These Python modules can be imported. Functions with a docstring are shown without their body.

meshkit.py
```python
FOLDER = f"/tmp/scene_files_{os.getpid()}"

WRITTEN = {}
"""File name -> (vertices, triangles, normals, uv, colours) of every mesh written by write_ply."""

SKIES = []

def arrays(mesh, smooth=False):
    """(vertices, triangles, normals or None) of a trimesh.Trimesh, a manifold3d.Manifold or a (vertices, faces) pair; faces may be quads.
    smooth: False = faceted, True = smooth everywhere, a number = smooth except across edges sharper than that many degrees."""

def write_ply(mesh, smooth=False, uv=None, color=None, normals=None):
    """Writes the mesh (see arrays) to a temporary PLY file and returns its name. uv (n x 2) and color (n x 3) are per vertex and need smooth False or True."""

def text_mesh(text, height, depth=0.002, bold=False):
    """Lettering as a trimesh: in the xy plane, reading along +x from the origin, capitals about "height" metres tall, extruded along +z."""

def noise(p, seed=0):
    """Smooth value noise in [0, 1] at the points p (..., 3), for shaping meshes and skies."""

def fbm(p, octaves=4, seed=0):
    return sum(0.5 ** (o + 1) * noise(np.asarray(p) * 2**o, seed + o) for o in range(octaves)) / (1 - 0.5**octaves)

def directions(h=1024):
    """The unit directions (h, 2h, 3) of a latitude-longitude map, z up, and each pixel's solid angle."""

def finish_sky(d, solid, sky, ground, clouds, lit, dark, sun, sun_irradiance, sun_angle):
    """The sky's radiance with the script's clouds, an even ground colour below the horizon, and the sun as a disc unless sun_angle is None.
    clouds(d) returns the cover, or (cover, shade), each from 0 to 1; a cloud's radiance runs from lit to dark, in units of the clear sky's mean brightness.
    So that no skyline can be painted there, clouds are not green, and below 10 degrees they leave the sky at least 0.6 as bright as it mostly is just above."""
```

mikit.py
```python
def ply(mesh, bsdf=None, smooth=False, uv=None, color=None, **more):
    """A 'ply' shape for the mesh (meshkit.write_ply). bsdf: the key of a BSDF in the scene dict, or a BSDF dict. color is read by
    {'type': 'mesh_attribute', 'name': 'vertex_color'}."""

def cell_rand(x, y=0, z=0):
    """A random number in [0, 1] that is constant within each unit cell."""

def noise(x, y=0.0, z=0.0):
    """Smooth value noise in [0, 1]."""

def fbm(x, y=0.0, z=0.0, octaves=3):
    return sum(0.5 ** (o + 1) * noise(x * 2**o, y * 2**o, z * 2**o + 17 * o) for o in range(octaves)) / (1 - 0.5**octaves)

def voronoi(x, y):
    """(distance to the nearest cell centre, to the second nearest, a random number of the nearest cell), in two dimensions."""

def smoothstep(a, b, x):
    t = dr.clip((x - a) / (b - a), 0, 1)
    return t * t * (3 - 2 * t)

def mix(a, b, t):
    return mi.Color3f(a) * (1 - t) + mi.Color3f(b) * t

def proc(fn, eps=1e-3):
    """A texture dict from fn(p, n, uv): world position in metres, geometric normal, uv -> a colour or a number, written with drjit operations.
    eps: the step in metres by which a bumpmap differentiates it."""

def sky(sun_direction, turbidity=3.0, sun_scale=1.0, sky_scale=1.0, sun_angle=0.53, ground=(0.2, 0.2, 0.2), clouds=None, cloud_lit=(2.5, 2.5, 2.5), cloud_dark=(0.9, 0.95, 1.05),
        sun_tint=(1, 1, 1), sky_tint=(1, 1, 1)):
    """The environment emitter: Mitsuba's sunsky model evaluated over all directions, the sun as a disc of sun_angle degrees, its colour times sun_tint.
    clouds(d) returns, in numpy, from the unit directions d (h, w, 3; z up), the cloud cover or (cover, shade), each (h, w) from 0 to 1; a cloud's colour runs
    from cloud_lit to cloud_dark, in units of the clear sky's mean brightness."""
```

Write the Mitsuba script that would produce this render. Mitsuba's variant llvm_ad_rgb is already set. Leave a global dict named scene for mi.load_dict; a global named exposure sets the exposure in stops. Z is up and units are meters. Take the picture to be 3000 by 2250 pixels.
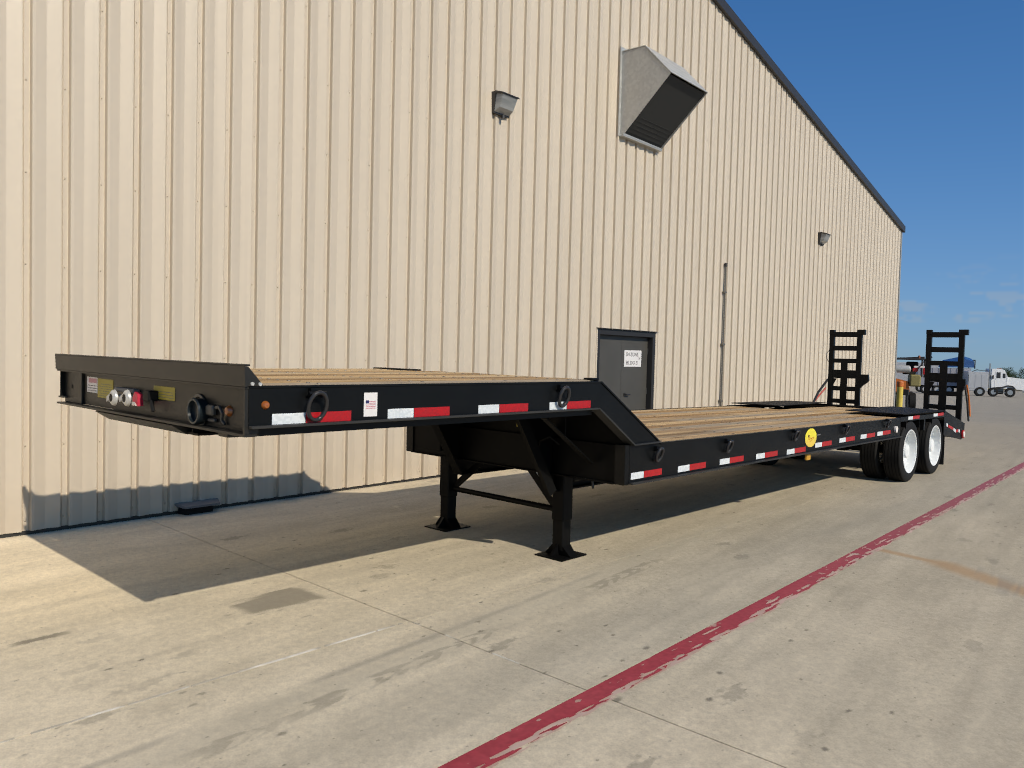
import math, random
import numpy as np, trimesh, manifold3d, shapely.geometry as sg, shapely.ops as so
import drjit as dr, mitsuba as mi, mikit, meshkit
from mikit import noise, fbm, voronoi, cell_rand, smoothstep, mix

T = mi.ScalarTransform4f
random.seed(7)
rng = np.random.default_rng(7)
scene, labels = {}, {}
PLACE = None           # where the things being built stand (the building and what hangs on it)

# ------------------------------------------------------------------ camera
YAW, PIT, ROL = math.radians(47.0888), math.radians(-2.2032), math.radians(1.4946)
CAM = np.array([-1.8463, -3.42015, 1.67358])
fw = np.array([math.sin(YAW) * math.cos(PIT), math.cos(YAW) * math.cos(PIT), math.sin(PIT)])
rt = np.array([math.cos(YAW), -math.sin(YAW), 0.0])
up0 = np.cross(rt, fw)
up = -math.sin(ROL) * rt + math.cos(ROL) * up0
scene['camera'] = {'type': 'perspective', 'fov': 66.04, 'fov_axis': 'x', 'near_clip': 0.05, 'far_clip': 6000.0,
                   'to_world': T().look_at(origin=CAM.tolist(), target=(CAM + fw).tolist(), up=up.tolist())}

# ------------------------------------------------------------------ sky and sun
TILT = 1.22          # the lot rises a little against the true horizon (degrees, about y)


def wisps(d):
    el = np.degrees(np.arcsin(np.clip(d[..., 2], -1, 1)))
    az = np.degrees(np.arctan2(d[..., 1], d[..., 0]))
    p = np.stack([az * 0.55, el * 2.0, np.zeros_like(az)], -1)
    n = meshkit.fbm(p, 5, seed=5)
    band = np.exp(-((el - 5.0) / 2.0) ** 2)
    haze = 0.38 * np.exp(-np.maximum(el, 0) / 7.0)
    return np.clip(haze + np.clip((n - 0.57) * 3.0, 0, 0.16) * band, 0, 1)


sky = mikit.sky([-0.23, -1.40, 1.0], turbidity=3.0, clouds=wisps, cloud_lit=(2.42, 2.24, 1.85), sky_tint=(0.37, 0.755, 1.15), sun_tint=(0.95, 1.06, 1.25), ground=(0.3, 0.27, 0.22))
sky['to_world'] = T().rotate([0, 1, 0], TILT) @ sky['to_world']
scene['sky_light'] = sky
exposure = 1.44

# ------------------------------------------------------------------ helpers


def V(*a):
    return np.array(a, float)


def box(x0, x1, y0, y1, z0, z1, c=0.0):
    x0, x1 = min(x0, x1), max(x0, x1)
    y0, y1 = min(y0, y1), max(y0, y1)
    z0, z1 = min(z0, z1), max(z0, z1)
    if c <= 0:
        m = trimesh.creation.box((x1 - x0, y1 - y0, z1 - z0))
        m.apply_translation(((x0 + x1) / 2, (y0 + y1) / 2, (z0 + z1) / 2))
        return m
    c = min(c, 0.45 * min(x1 - x0, y1 - y0, z1 - z0))
    pts = []
    for ax in range(3):
        for sx in (0, 1):
            for sy in (0, 1):
                for sz in (0, 1):
                    q = [(x0, x1)[sx], (y0, y1)[sy], (z0, z1)[sz]]
                    for k, s in enumerate((sx, sy, sz)):
                        if k != ax:
                            q[k] += c if s == 0 else -c
                    pts.append(q)
    return trimesh.convex.convex_hull(np.array(pts))


def hull(pts):
    return trimesh.convex.convex_hull(np.array(pts, float))


def ext(poly, h):
    if isinstance(poly, (list, tuple)):
        poly = sg.Polygon(poly)
    geoms = getattr(poly, 'geoms', [poly])
    return cat([trimesh.creation.extrude_polygon(g, h, engine='earcut') for g in geoms if g.area > 1e-7])


def cat(ms):
    return ms[0] if len(ms) == 1 else trimesh.util.concatenate(ms)


def xz(poly, y0, y1):
    """polygon in (x, z) extruded along y from y0 to y1"""
    m = ext(poly, abs(y1 - y0))
    v = m.vertices.copy()
    m.vertices = np.stack([v[:, 0], max(y0, y1) - v[:, 2], v[:, 1]], 1)
    return m


def yz(poly, x0, x1):
    m = ext(poly, abs(x1 - x0))
    v = m.vertices.copy()
    m.vertices = np.stack([min(x0, x1) + v[:, 2], v[:, 0], v[:, 1]], 1)
    return m


def tube(pts, r, n=8, close=False):
    pts = [V(*p) for p in pts]
    if close:
        pts = pts + [pts[0]]
    rings, prev = [], None
    N = len(pts)
    for i, p in enumerate(pts):
        if close:
            t = pts[(i + 1) % (N - 1)] - pts[(i - 1) % (N - 1)]
        else:
            t = pts[min(i + 1, N - 1)] - pts[max(i - 1, 0)]
        t = t / np.linalg.norm(t)
        if prev is None:
            a = np.cross(t, [0, 0, 1] if abs(t[2]) < 0.9 else [1, 0, 0])
        else:
            a = prev - t * (prev @ t)
        a = a / np.linalg.norm(a)
        prev = a
        b = np.cross(t, a)
        rr = r[i] if isinstance(r, (list, tuple)) else r
        ang = np.arange(n) * 2 * np.pi / n
        rings.append(p + rr * (np.cos(ang)[:, None] * a + np.sin(ang)[:, None] * b))
    v = np.vstack(rings)
    f = []
    for i in range(N - 1):
        for k in range(n):
            a0, a1 = i * n + k, i * n + (k + 1) % n
            f += [[a0, a1, a1 + n], [a0, a1 + n, a0 + n]]
    if not close:
        f += [[0, k + 1, k] for k in range(1, n - 1)]
        o = (N - 1) * n
        f += [[o, o + k, o + k + 1] for k in range(1, n - 1)]
    m = trimesh.Trimesh(v, np.array(f), process=False)
    if m.volume < 0:
        m.invert()
    return m


def bar(p, q, w, h=None, upv=(0, 0, 1)):
    """rectangular bar from p to q, w across, h along upv"""
    p, q, h = V(*p), V(*q), h or w
    t = (q - p) / np.linalg.norm(q - p)
    a = np.cross(t, upv)
    a = a / np.linalg.norm(a)
    b = np.cross(a, t)
    pts = [e + s * a * w / 2 + u * b * h / 2 for e in (p, q) for s in (-1, 1) for u in (-1, 1)]
    return hull(pts)


def lathe(prof, n=48, axis='y'):
    """profile of (radius, along) pairs turned round the axis"""
    prof = np.array(prof, float)
    ang = np.arange(n) * 2 * np.pi / n
    N = len(prof)
    v = np.concatenate([np.stack([r * np.cos(ang), np.full(n, h), r * np.sin(ang)], 1) for r, h in prof])
    f = []
    for i in range(N - 1):
        for k in range(n):
            a0, a1 = i * n + k, i * n + (k + 1) % n
            f += [[a0, a0 + n, a1 + n], [a0, a1 + n, a1]]
    m = trimesh.Trimesh(v, np.array(f), process=False)
    if axis == 'z':
        m.vertices = m.vertices[:, [0, 2, 1]]
        m.invert()
    if axis == 'x':
        m.vertices = m.vertices[:, [1, 0, 2]]
        m.invert()
    return m


def disc(c, r, d, axis='y', n=20):
    """solid disc, centre c, radius r, thickness d along the axis"""
    m = lathe([(1e-4, -d / 2), (r, -d / 2), (r, d / 2), (1e-4, d / 2)], n, axis)
    m.apply_translation(c)
    return m


def mv(m, x=0, y=0, z=0):
    m = m.copy()
    m.apply_translation((x, y, z))
    return m


def numbered(key):
    taken = set(scene) | set(labels) | {k.rsplit('__', 1)[0] for k in scene if '__' in k} | {k.split('__')[0] for k in scene}
    if key not in taken:
        return key
    i = 1
    while f'{key}_{i:03d}' in taken:
        i += 1
    return f'{key}_{i:03d}'


def thing(name, label, category, group=None):
    key = numbered(name)
    labels[key] = {'label': label, 'category': category}
    if group:
        labels[key]['group'] = group
    return key


def part(parent, name, mesh, bsdf, smooth=False, label=None, kind=None, to_world=None):
    key = numbered(parent + '__' + name if parent else name)
    if isinstance(mesh, list):
        mesh = cat(mesh)
    d = dict(mesh) if isinstance(mesh, dict) else mikit.ply(mesh, bsdf, smooth)
    to_world = to_world if to_world is not None else PLACE
    if to_world is not None:
        d['to_world'] = to_world
    scene[key] = d
    if label or kind:
        labels[key] = {}
        if label:
            labels[key]['label'] = label
        if kind:
            labels[key]['kind'] = kind
    return key


def struct(name, mesh, bsdf, smooth=False):
    key = part(None, name, mesh, bsdf, smooth)
    labels[key] = {'kind': 'structure'}
    return key


# ------------------------------------------------------------------ materials


K = 0.83             # all base colours a notch under nominal; the exposure is set to match


def mat(name, color, rough=0.5, metallic=0.0, spec=0.5, coat=0.0, bump=None, two=True):
    if callable(color):
        tex = lambda p, n, uv, f=color: f(p, n, uv) * K
    col = mikit.proc(tex) if callable(color) else {'type': 'rgb', 'value': [K * c_ for c_ in color]}
    r = mikit.proc(rough) if callable(rough) else rough
    b = {'type': 'principled', 'base_color': col, 'roughness': r, 'metallic': metallic, 'specular': spec}
    if coat:
        b['clearcoat'] = coat
        b['clearcoat_gloss'] = 0.85
    if bump:
        fn, scale, eps = bump
        b = {'type': 'bumpmap', 'arbitrary': mikit.proc(fn, eps), 'scale': scale, 'bsdf': b}
    scene[name] = {'type': 'twosided', 'bsdf': b} if two else b
    return name


def siding_color(p, n, uv):
    g = fbm(p.x * 0.7, p.z * 0.5, 3.0, octaves=3)
    streak = fbm(p.x * 9.0, p.z * 0.35, 8.0, octaves=3)
    c = mix((0.650, 0.560, 0.442), (0.692, 0.600, 0.477), g)
    sp = dr.floor((p.x * 0.99943 + p.y * 0.03363 - 0.376) / 0.3048)
    c = c * (0.965 + 0.06 * streak) * (0.982 + 0.036 * cell_rand(sp, 3.0, 1.0))
    wash = smoothstep(0.55, 0.8, fbm(p.x * 14.0, p.z * 0.12, 4.0, octaves=3))
    c = c * (1.0 - 0.05 * wash)
    low = smoothstep(0.55, 0.0, p.z) * fbm(p.x * 3.0, p.z * 4.0, 2.0, octaves=3)     # splashed dirt along the base
    return mix(c, (0.42, 0.33, 0.22), 0.35 * low)


def siding_bump(p, n, uv):      # oil-canning of thin sheet metal
    return fbm(p.x * 2.2, p.z * 0.8, 1.0, octaves=2)


mat('siding', siding_color, 0.42, 0.0, 0.45, bump=(siding_bump, 0.0007, 0.02))
mat('dark_trim', (0.035, 0.033, 0.032), 0.45)
mat('grey_trim', (0.30, 0.30, 0.29), 0.5)


def seg_d(px, py, ax, ay, bx, by):
    dx, dy = bx - ax, by - ay
    t = dr.clip(((px - ax) * dx + (py - ay) * dy) / (dx * dx + dy * dy), 0, 1)
    return dr.sqrt(dr.square(px - ax - t * dx) + dr.square(py - ay - t * dy)), t


def concrete_color(p, n, uv):
    x, y = p.x, p.y
    big = fbm(x * 0.22, y * 0.45, 1.0, octaves=4)
    mid = fbm(x * 1.1 + 7, y * 2.3, 2.0, octaves=4)
    fine = fbm(x * 38, y * 38, 3.0, octaves=3)
    # broom and traffic streaks along x
    st = fbm(x * 0.8, (y - 0.1 * x) * 11.0, 4.0, octaves=4)
    c = mix((0.378, 0.332, 0.246), (0.458, 0.402, 0.302), smoothstep(0.25, 0.75, 0.55 * big + 0.45 * mid))
    # sunlight and bounce off the wall, painted into the ground colour
    wall_bounce = smoothstep(0.9, 2.2, y - 2.4 * dr.maximum(x - 0.1, 0) + 0.9 * (big - 0.5)) + smoothstep(3.7, 4.0, y - 0.034 * x)
    c = mix(c, (0.56, 0.46, 0.30), 0.32 * dr.minimum(wall_bounce, 1))
    blot = fbm(x * 3.2 + 5, y * 6.0, 8.0, octaves=4)
    grit = noise(x * 170, y * 170, 2.0)
    c = c * 1.30 * (0.87 + 0.26 * st) * (0.87 + 0.26 * fine) * (0.92 + 0.16 * blot) * (0.91 + 0.18 * grit)
    # the outer lot is older, greyer concrete
    outer = smoothstep(6.0, 20.0, x - 0.3 * y + 6.0 * (big - 0.5))
    c = mix(c, (0.285, 0.262, 0.225), 0.75 * outer)
    # paler at low x, darker further along, the change broken up by noise
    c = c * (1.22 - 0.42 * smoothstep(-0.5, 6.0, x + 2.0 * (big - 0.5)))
    # paler worn wheel path
    path = smoothstep(0.26, 0.0, dr.abs(y + 0.24 - 0.11 * x + 0.25 * (mid - 0.5))) * smoothstep(8.0, 3.0, x)
    c = mix(c, (0.50, 0.455, 0.355), 0.40 * path)
    # grey smears of the drive lane
    lane = smoothstep(0.50, 0.72, fbm(x * 0.45 + 3, y * 1.5, 9.0, octaves=4)) * smoothstep(2.3, 0.8, y)
    c = mix(c, (0.29, 0.27, 0.215), 0.20 * lane)
    # dark scuffs, longer along x
    d1, d2, w = voronoi(x * 2.4 + 0.6 * (mid - 0.5), (y - 0.06 * x) * 5.0)
    rag = fbm(x * 13, y * 26, 7.0, octaves=3) - 0.5
    scuff = smoothstep(0.34, 0.10, d1 + 0.55 * rag + 0.2 * (fine - 0.5)) * smoothstep(0.93, 1.0, w)
    c = mix(c, (0.17, 0.155, 0.125), 0.42 * scuff)
    e1, e2, we = voronoi(x * 7.0, (y - 0.08 * x) * 13.0)
    spot = smoothstep(0.10 + 2.2 * (we - 0.91), 0.02, e1 + 0.22 * rag + 0.15 * (fine - 0.5)) * dr.select(we > 0.91, 1.0, 0.0) * smoothstep(0.25, 0.75, cell_rand(dr.floor(x * 0.9), dr.floor(y * 1.3), 5.0))
    h1, h2, wh = voronoi(x * 22.0, (y - 0.06 * x) * 34.0)
    speck = smoothstep(0.26, 0.08, h1 + 0.2 * rag) * smoothstep(0.955, 0.985, wh)
    c = mix(c, (0.16, 0.145, 0.12), 0.45 * speck)
    c = mix(c, (0.10, 0.09, 0.075), 0.65 * spot)
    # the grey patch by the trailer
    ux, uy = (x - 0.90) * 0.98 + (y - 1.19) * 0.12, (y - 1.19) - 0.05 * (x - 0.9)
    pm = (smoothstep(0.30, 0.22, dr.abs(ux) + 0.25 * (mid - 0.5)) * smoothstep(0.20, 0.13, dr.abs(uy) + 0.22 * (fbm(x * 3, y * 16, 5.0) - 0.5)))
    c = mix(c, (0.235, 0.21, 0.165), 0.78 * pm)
    # skid dashes near the wall
    dd, t = seg_d(x, y, -1.6, 1.44, 0.15, 1.50)
    brk = smoothstep(0.42, 0.55, fbm(x * 2.6, 0.0, 3.0, octaves=2))
    c = mix(c, (0.14, 0.125, 0.10), 0.7 * smoothstep(0.045, 0.012, dd + 0.03 * (fine - 0.5)) * brk)
    # tyre tread prints crossing the lane
    dt, tt = seg_d(x, y, -0.60, -0.38, 4.0, 0.09)
    v = (y + 0.10 * 3.2 - 0.10 * x)
    lugs = smoothstep(0.35, 0.7, noise(x * 16.0 + 1.5 * dr.abs(v) * 16, v * 30.0, 6.0))
    c = mix(c, (0.24, 0.215, 0.165), 0.55 * lugs * smoothstep(0.07, 0.045, dt) * smoothstep(0.35, 0.6, fbm(x * 0.9, 2.0, 5.0)))
    ds, ts = seg_d(x, y, -1.2, -0.20, 3.5, 0.20)
    c = mix(c, (0.30, 0.275, 0.225), 0.5 * smoothstep(0.05, 0.0, ds) * smoothstep(0.4, 0.6, mid))
    # rust run
    r1, t1 = seg_d(x, y, 5.58, -1.05, 5.47, -1.62)
    r2, t2 = seg_d(x, y, 5.47, -1.62, 4.75, -2.75)
    rust = dr.maximum(smoothstep(0.11, 0.02, r1 + 0.06 * (mid - 0.5)), smoothstep(0.20, 0.04, r2 + 0.10 * (mid - 0.5)))
    c = mix(c, (0.40, 0.235, 0.105), 0.62 * rust)
    rr = smoothstep(0.40, 0.10, r2) * smoothstep(0.5, 0.7, st)
    c = mix(c, (0.23, 0.22, 0.195), 0.35 * rr)
    return c


def concrete_bump(p, n, uv):
    return fbm(p.x * 30, p.y * 30, 1.0, octaves=3) + 0.5 * fbm(p.x * 3, p.y * 60, 2.0, octaves=2)


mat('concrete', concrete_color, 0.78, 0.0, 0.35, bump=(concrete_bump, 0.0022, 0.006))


def sealant_color(p, n, uv):
    k = fbm(p.x * 6, p.y * 6, 4.0, octaves=3)
    return mix((0.46, 0.42, 0.34), (0.74, 0.71, 0.64), smoothstep(0.40, 0.65, k))


mat('sealant', sealant_color, 0.7)


def red_color(p, n, uv):
    k = fbm(p.x * 2.5, p.y * 9, 4.0, octaves=4)
    f = fbm(p.x * 45, p.y * 45, 7.0, octaves=2)
    c = mix((0.36, 0.044, 0.060), (0.43, 0.070, 0.085), k) * (0.85 + 0.3 * f)
    far = smoothstep(2.0, 9.0, p.x)          # the far stretch has faded and greyed
    c = mix(c, (0.30, 0.115, 0.115), 0.65 * far)
    chip = smoothstep(0.76, 0.79, fbm(p.x * 14, p.y * 30, 2.0, octaves=3))
    return mix(c, (0.52, 0.36, 0.29), 0.8 * chip)


mat('red_paint', red_color, 0.55, 0.0, 0.4)


def pink_color(p, n, uv):
    k = fbm(p.x * 8, p.y * 20, 4.0, octaves=3)
    return mix((0.48, 0.31, 0.25), (0.66, 0.50, 0.43), k)


mat('pink_paint', pink_color, 0.6)


def black_color(p, n, uv):
    d = fbm(p.x * 5 + p.y * 3, p.z * 7, p.y * 5, octaves=3)
    return mix((0.0030, 0.0036, 0.0042), (0.0058, 0.0064, 0.0070), d)


mat('black_paint', black_color, lambda p, n, uv: 0.30 + 0.16 * fbm(p.x * 3, p.y * 3, p.z * 9, octaves=3), 0.0, 0.22)
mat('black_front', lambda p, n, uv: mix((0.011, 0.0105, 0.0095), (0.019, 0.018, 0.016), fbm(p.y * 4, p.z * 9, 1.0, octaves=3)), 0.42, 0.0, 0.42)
mat('frame_black', lambda p, n, uv: mix((0.0018, 0.002, 0.0023), (0.0042, 0.0043, 0.0044), fbm(p.x * 4, p.y * 4, p.z * 5, octaves=3)), 0.5, 0.0, 0.14)  # black deepened so the colour carries the shade under the trailer
mat('dust_sheen_black', lambda p, n, uv: mix((0.020, 0.021, 0.021), (0.045, 0.043, 0.039), fbm(p.x * 5, p.y * 30, 1.0, octaves=3)), 0.5, 0.0, 0.4)  # flange dust, with the sky sheen on top painted into the black
mat('black_rough', (0.007, 0.007, 0.0075), 0.6, 0.0, 0.25)


def tire_color(p, n, uv):
    return mix((0.008, 0.008, 0.0085), (0.018, 0.0175, 0.017), fbm(p.x * 6, p.y * 9, p.z * 6, octaves=3))


mat('rubber', tire_color, 0.75, 0.0, 0.3)
mat('white_rim', lambda p, n, uv: mix((0.80, 0.83, 0.84), (0.88, 0.90, 0.90), fbm(p.x * 5, p.y * 5, p.z * 5)), 0.35, 0.0, 0.5)


def wood(seed, lo, hi, grey):
    def fn(p, n, uv):
        g = fbm(p.x * 1.3 + 40 * seed, p.y * 48 + 13 * seed, 1.0 + 9 * seed, octaves=4)
        ring = 0.5 + 0.5 * dr.sin(46 * (p.y + 0.08 * noise(p.x * 0.5 + 9 * seed, p.y * 6, seed * 7)) + 24 * fbm(p.x * 0.25, p.y * 5 + 9 * seed, 2.0, octaves=2))
        c = mix(lo, hi, dr.clip(0.05 + 0.9 * g + 0.6 * (ring - 0.5), 0, 1))
        weath = fbm(p.x * 0.5 + 3 * seed, p.y * 2.5, 6.0, octaves=3)
        c = mix(c, (0.40, 0.35, 0.27), grey * smoothstep(0.40, 0.65, weath))
        kx, ky, kw = voronoi(p.x * 0.8, p.y * 5.0 + seed)
        knot = smoothstep(0.16, 0.04, kx) * smoothstep(0.72, 0.76, kw)
        return mix(c, (0.11, 0.06, 0.025), 0.8 * knot) * mi.Color3f(0.86, 0.88, 0.92)
    return fn


WOODS = []
for i_, (lo_c, hi_c, gr) in enumerate((((0.24, 0.130, 0.048), (0.60, 0.405, 0.195), .2), ((0.15, 0.075, 0.026), (0.42, 0.25, 0.10), .1), ((0.32, 0.195, 0.082), (0.68, 0.49, 0.265), .25), ((0.15, 0.09, 0.042), (0.40, 0.275, 0.15), .5))):
    WOODS.append(mat(f'wood_{"abcd"[i_]}', wood(1.0 + 2.3 * i_, lo_c, hi_c, gr), 0.72, 0.0, 0.3, bump=(lambda p, n, uv: fbm(p.x * 2, p.y * 70, 1.0, octaves=3), 0.003, 0.004)))
mat('tape_red', lambda p, n, uv: mix((0.47, 0.008, 0.014), (0.42, 0.012, 0.018), smoothstep(0.4, 0.6, noise(p.x * 90, p.z * 90, 0.0))), 0.25, 0.0, 0.6)
mat('tape_white', lambda p, n, uv: mix((0.80, 0.84, 0.86), (0.70, 0.75, 0.78), smoothstep(0.4, 0.6, noise(p.x * 90, p.z * 90, 0.0))), 0.25, 0.0, 0.6)
mat('sticker_white', (0.82, 0.80, 0.79), 0.4)
mat('ink', (0.02, 0.02, 0.022), 0.6)
mat('ink_grey', (0.20, 0.19, 0.19), 0.6)
mat('flag_blue', (0.03, 0.03, 0.12), 0.5)
mat('flag_red', (0.62, 0.30, 0.34), 0.5)
mat('yellow_sticker', lambda p, n, uv: mix((0.40, 0.32, 0.03), (0.50, 0.42, 0.06), fbm(p.y * 20, p.z * 20, 1.0)), 0.5)
mat('logo_yellow', lambda p, n, uv: mix((0.86, 0.62, 0.10), (0.90, 0.80, 0.06), smoothstep(0.79, 0.88, p.z)), 0.35)
mat('logo_orange', (0.60, 0.28, 0.02), 0.5)
mat('logo_dark', (0.12, 0.035, 0.01), 0.5)
mat('amber_lens', (0.34, 0.10, 0.02), 0.15, 0.0, 0.8)
mat('yellow_amber', (0.62, 0.33, 0.03), 0.3, 0.0, 0.6)
mat('red_lens', (0.45, 0.01, 0.012), 0.2, 0.0, 0.6)
mat('clear_lens', (0.85, 0.80, 0.76), 0.15, 0.0, 0.7)
mat('steel_ring', (0.045, 0.045, 0.048), 0.2, 0.4)
mat('cast_alloy', (0.62, 0.62, 0.60), 0.38, 0.3)
mat('red_anodised', (0.60, 0.03, 0.07), 0.4, 0.2)
mat('plug_blue', (0.016, 0.024, 0.030), 0.3, 0.2)
mat('dull_steel', (0.10, 0.098, 0.092), 0.4, 0.4)
mat('galvanised', lambda p, n, uv: mix((0.44, 0.44, 0.42), (0.60, 0.60, 0.575), voronoi(p.y * 26, p.z * 26)[2] * 0.5 + 0.5 * fbm(p.y * 2.0, p.z * 1.5, p.x * 2)), 0.42, 0.35)
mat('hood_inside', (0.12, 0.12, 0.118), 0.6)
mat('louver', (0.06, 0.062, 0.064), 0.7, 0.0, 0.2)
mat('screen', (0.055, 0.057, 0.057), 0.7, 0.0, 0.2)
mat('door_paint', lambda p, n, uv: mix((0.066, 0.063, 0.056), (0.084, 0.080, 0.072), fbm(p.x * 3, p.z * 3, 1.0)), 0.5)
mat('frame_paint', (0.022, 0.021, 0.021), 0.5)
mat('lamp_glass', lambda p, n, uv: mix((0.26, 0.275, 0.28), (0.36, 0.37, 0.37), smoothstep(0.3, 0.7, noise(p.x * 3, p.z * 26, 0.0))), 0.12, 0.0, 0.7)
mat('conduit', (0.20, 0.185, 0.16), 0.45, 0.5)
mat('screw_head', (0.50, 0.42, 0.31), 0.4, 0.3)
mat('cover_grey', (0.17, 0.172, 0.175), 0.55)
mat('yellow_paint', lambda p, n, uv: mix((0.72, 0.52, 0.07), (0.80, 0.64, 0.14), fbm(p.x * 4, p.y * 4, p.z * 3)), 0.5)
mat('orange_paint', (0.62, 0.17, 0.03), 0.5)
mat('olive_paint', (0.28, 0.24, 0.09), 0.6)
mat('truck_white', (0.88, 0.89, 0.89), 0.35, 0.0, 0.5, 0.3)
mat('truck_silver', (0.56, 0.56, 0.57), 0.4, 0.3)
mat('trailer_grey', (0.34, 0.34, 0.38), 0.5, 0.1)
mat('tarp_blue', lambda p, n, uv: mix((0.012, 0.06, 0.20), (0.02, 0.10, 0.30), fbm(p.y * 1.5, p.z * 3, 2.0)), 0.6)
mat('far_glass', (0.03, 0.035, 0.04), 0.1, 0.0, 0.8)
mat('chrome', (0.75, 0.75, 0.75), 0.2, 0.9)
mat('strap_red', (0.50, 0.05, 0.04), 0.6)
mat('leaf_far', lambda p, n, uv: mix((0.030, 0.050, 0.018), (0.065, 0.085, 0.030), fbm(p.x * 0.6, p.y * 0.6, p.z * 0.9, octaves=3)), 0.9, 0.0, 0.2)
mat('bark', (0.09, 0.07, 0.05), 0.9)
mat('field', lambda p, n, uv: mix((0.16, 0.14, 0.075), (0.22, 0.20, 0.11), fbm(p.x * 0.02, p.y * 0.03, 1.0, octaves=4)), 0.95, 0.0, 0.1)


# ------------------------------------------------------------------ ground
YW = 4.2197           # plane of the long wall, in the building's own frame


def gz(x):
    """the lot falls away gently behind the building"""
    x = np.asarray(x, float)
    t = np.maximum(x - 19.0, 0.0)
    return -0.0213 * np.where(t < 4, t * t / 8, t - 2)


def sheet(xs, ys, dz=0.0):
    X, Y = np.meshgrid(xs, ys, indexing='ij')
    v = np.stack([X.ravel(), Y.ravel(), gz(X.ravel()) + dz], 1)
    nx, ny = len(xs), len(ys)
    f = []
    for i in range(nx - 1):
        for j in range(ny - 1):
            a = i * ny + j
            f += [[a, a + ny, a + ny + 1], [a, a + ny + 1, a + 1]]
    return trimesh.Trimesh(v, np.array(f), process=False)


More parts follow.
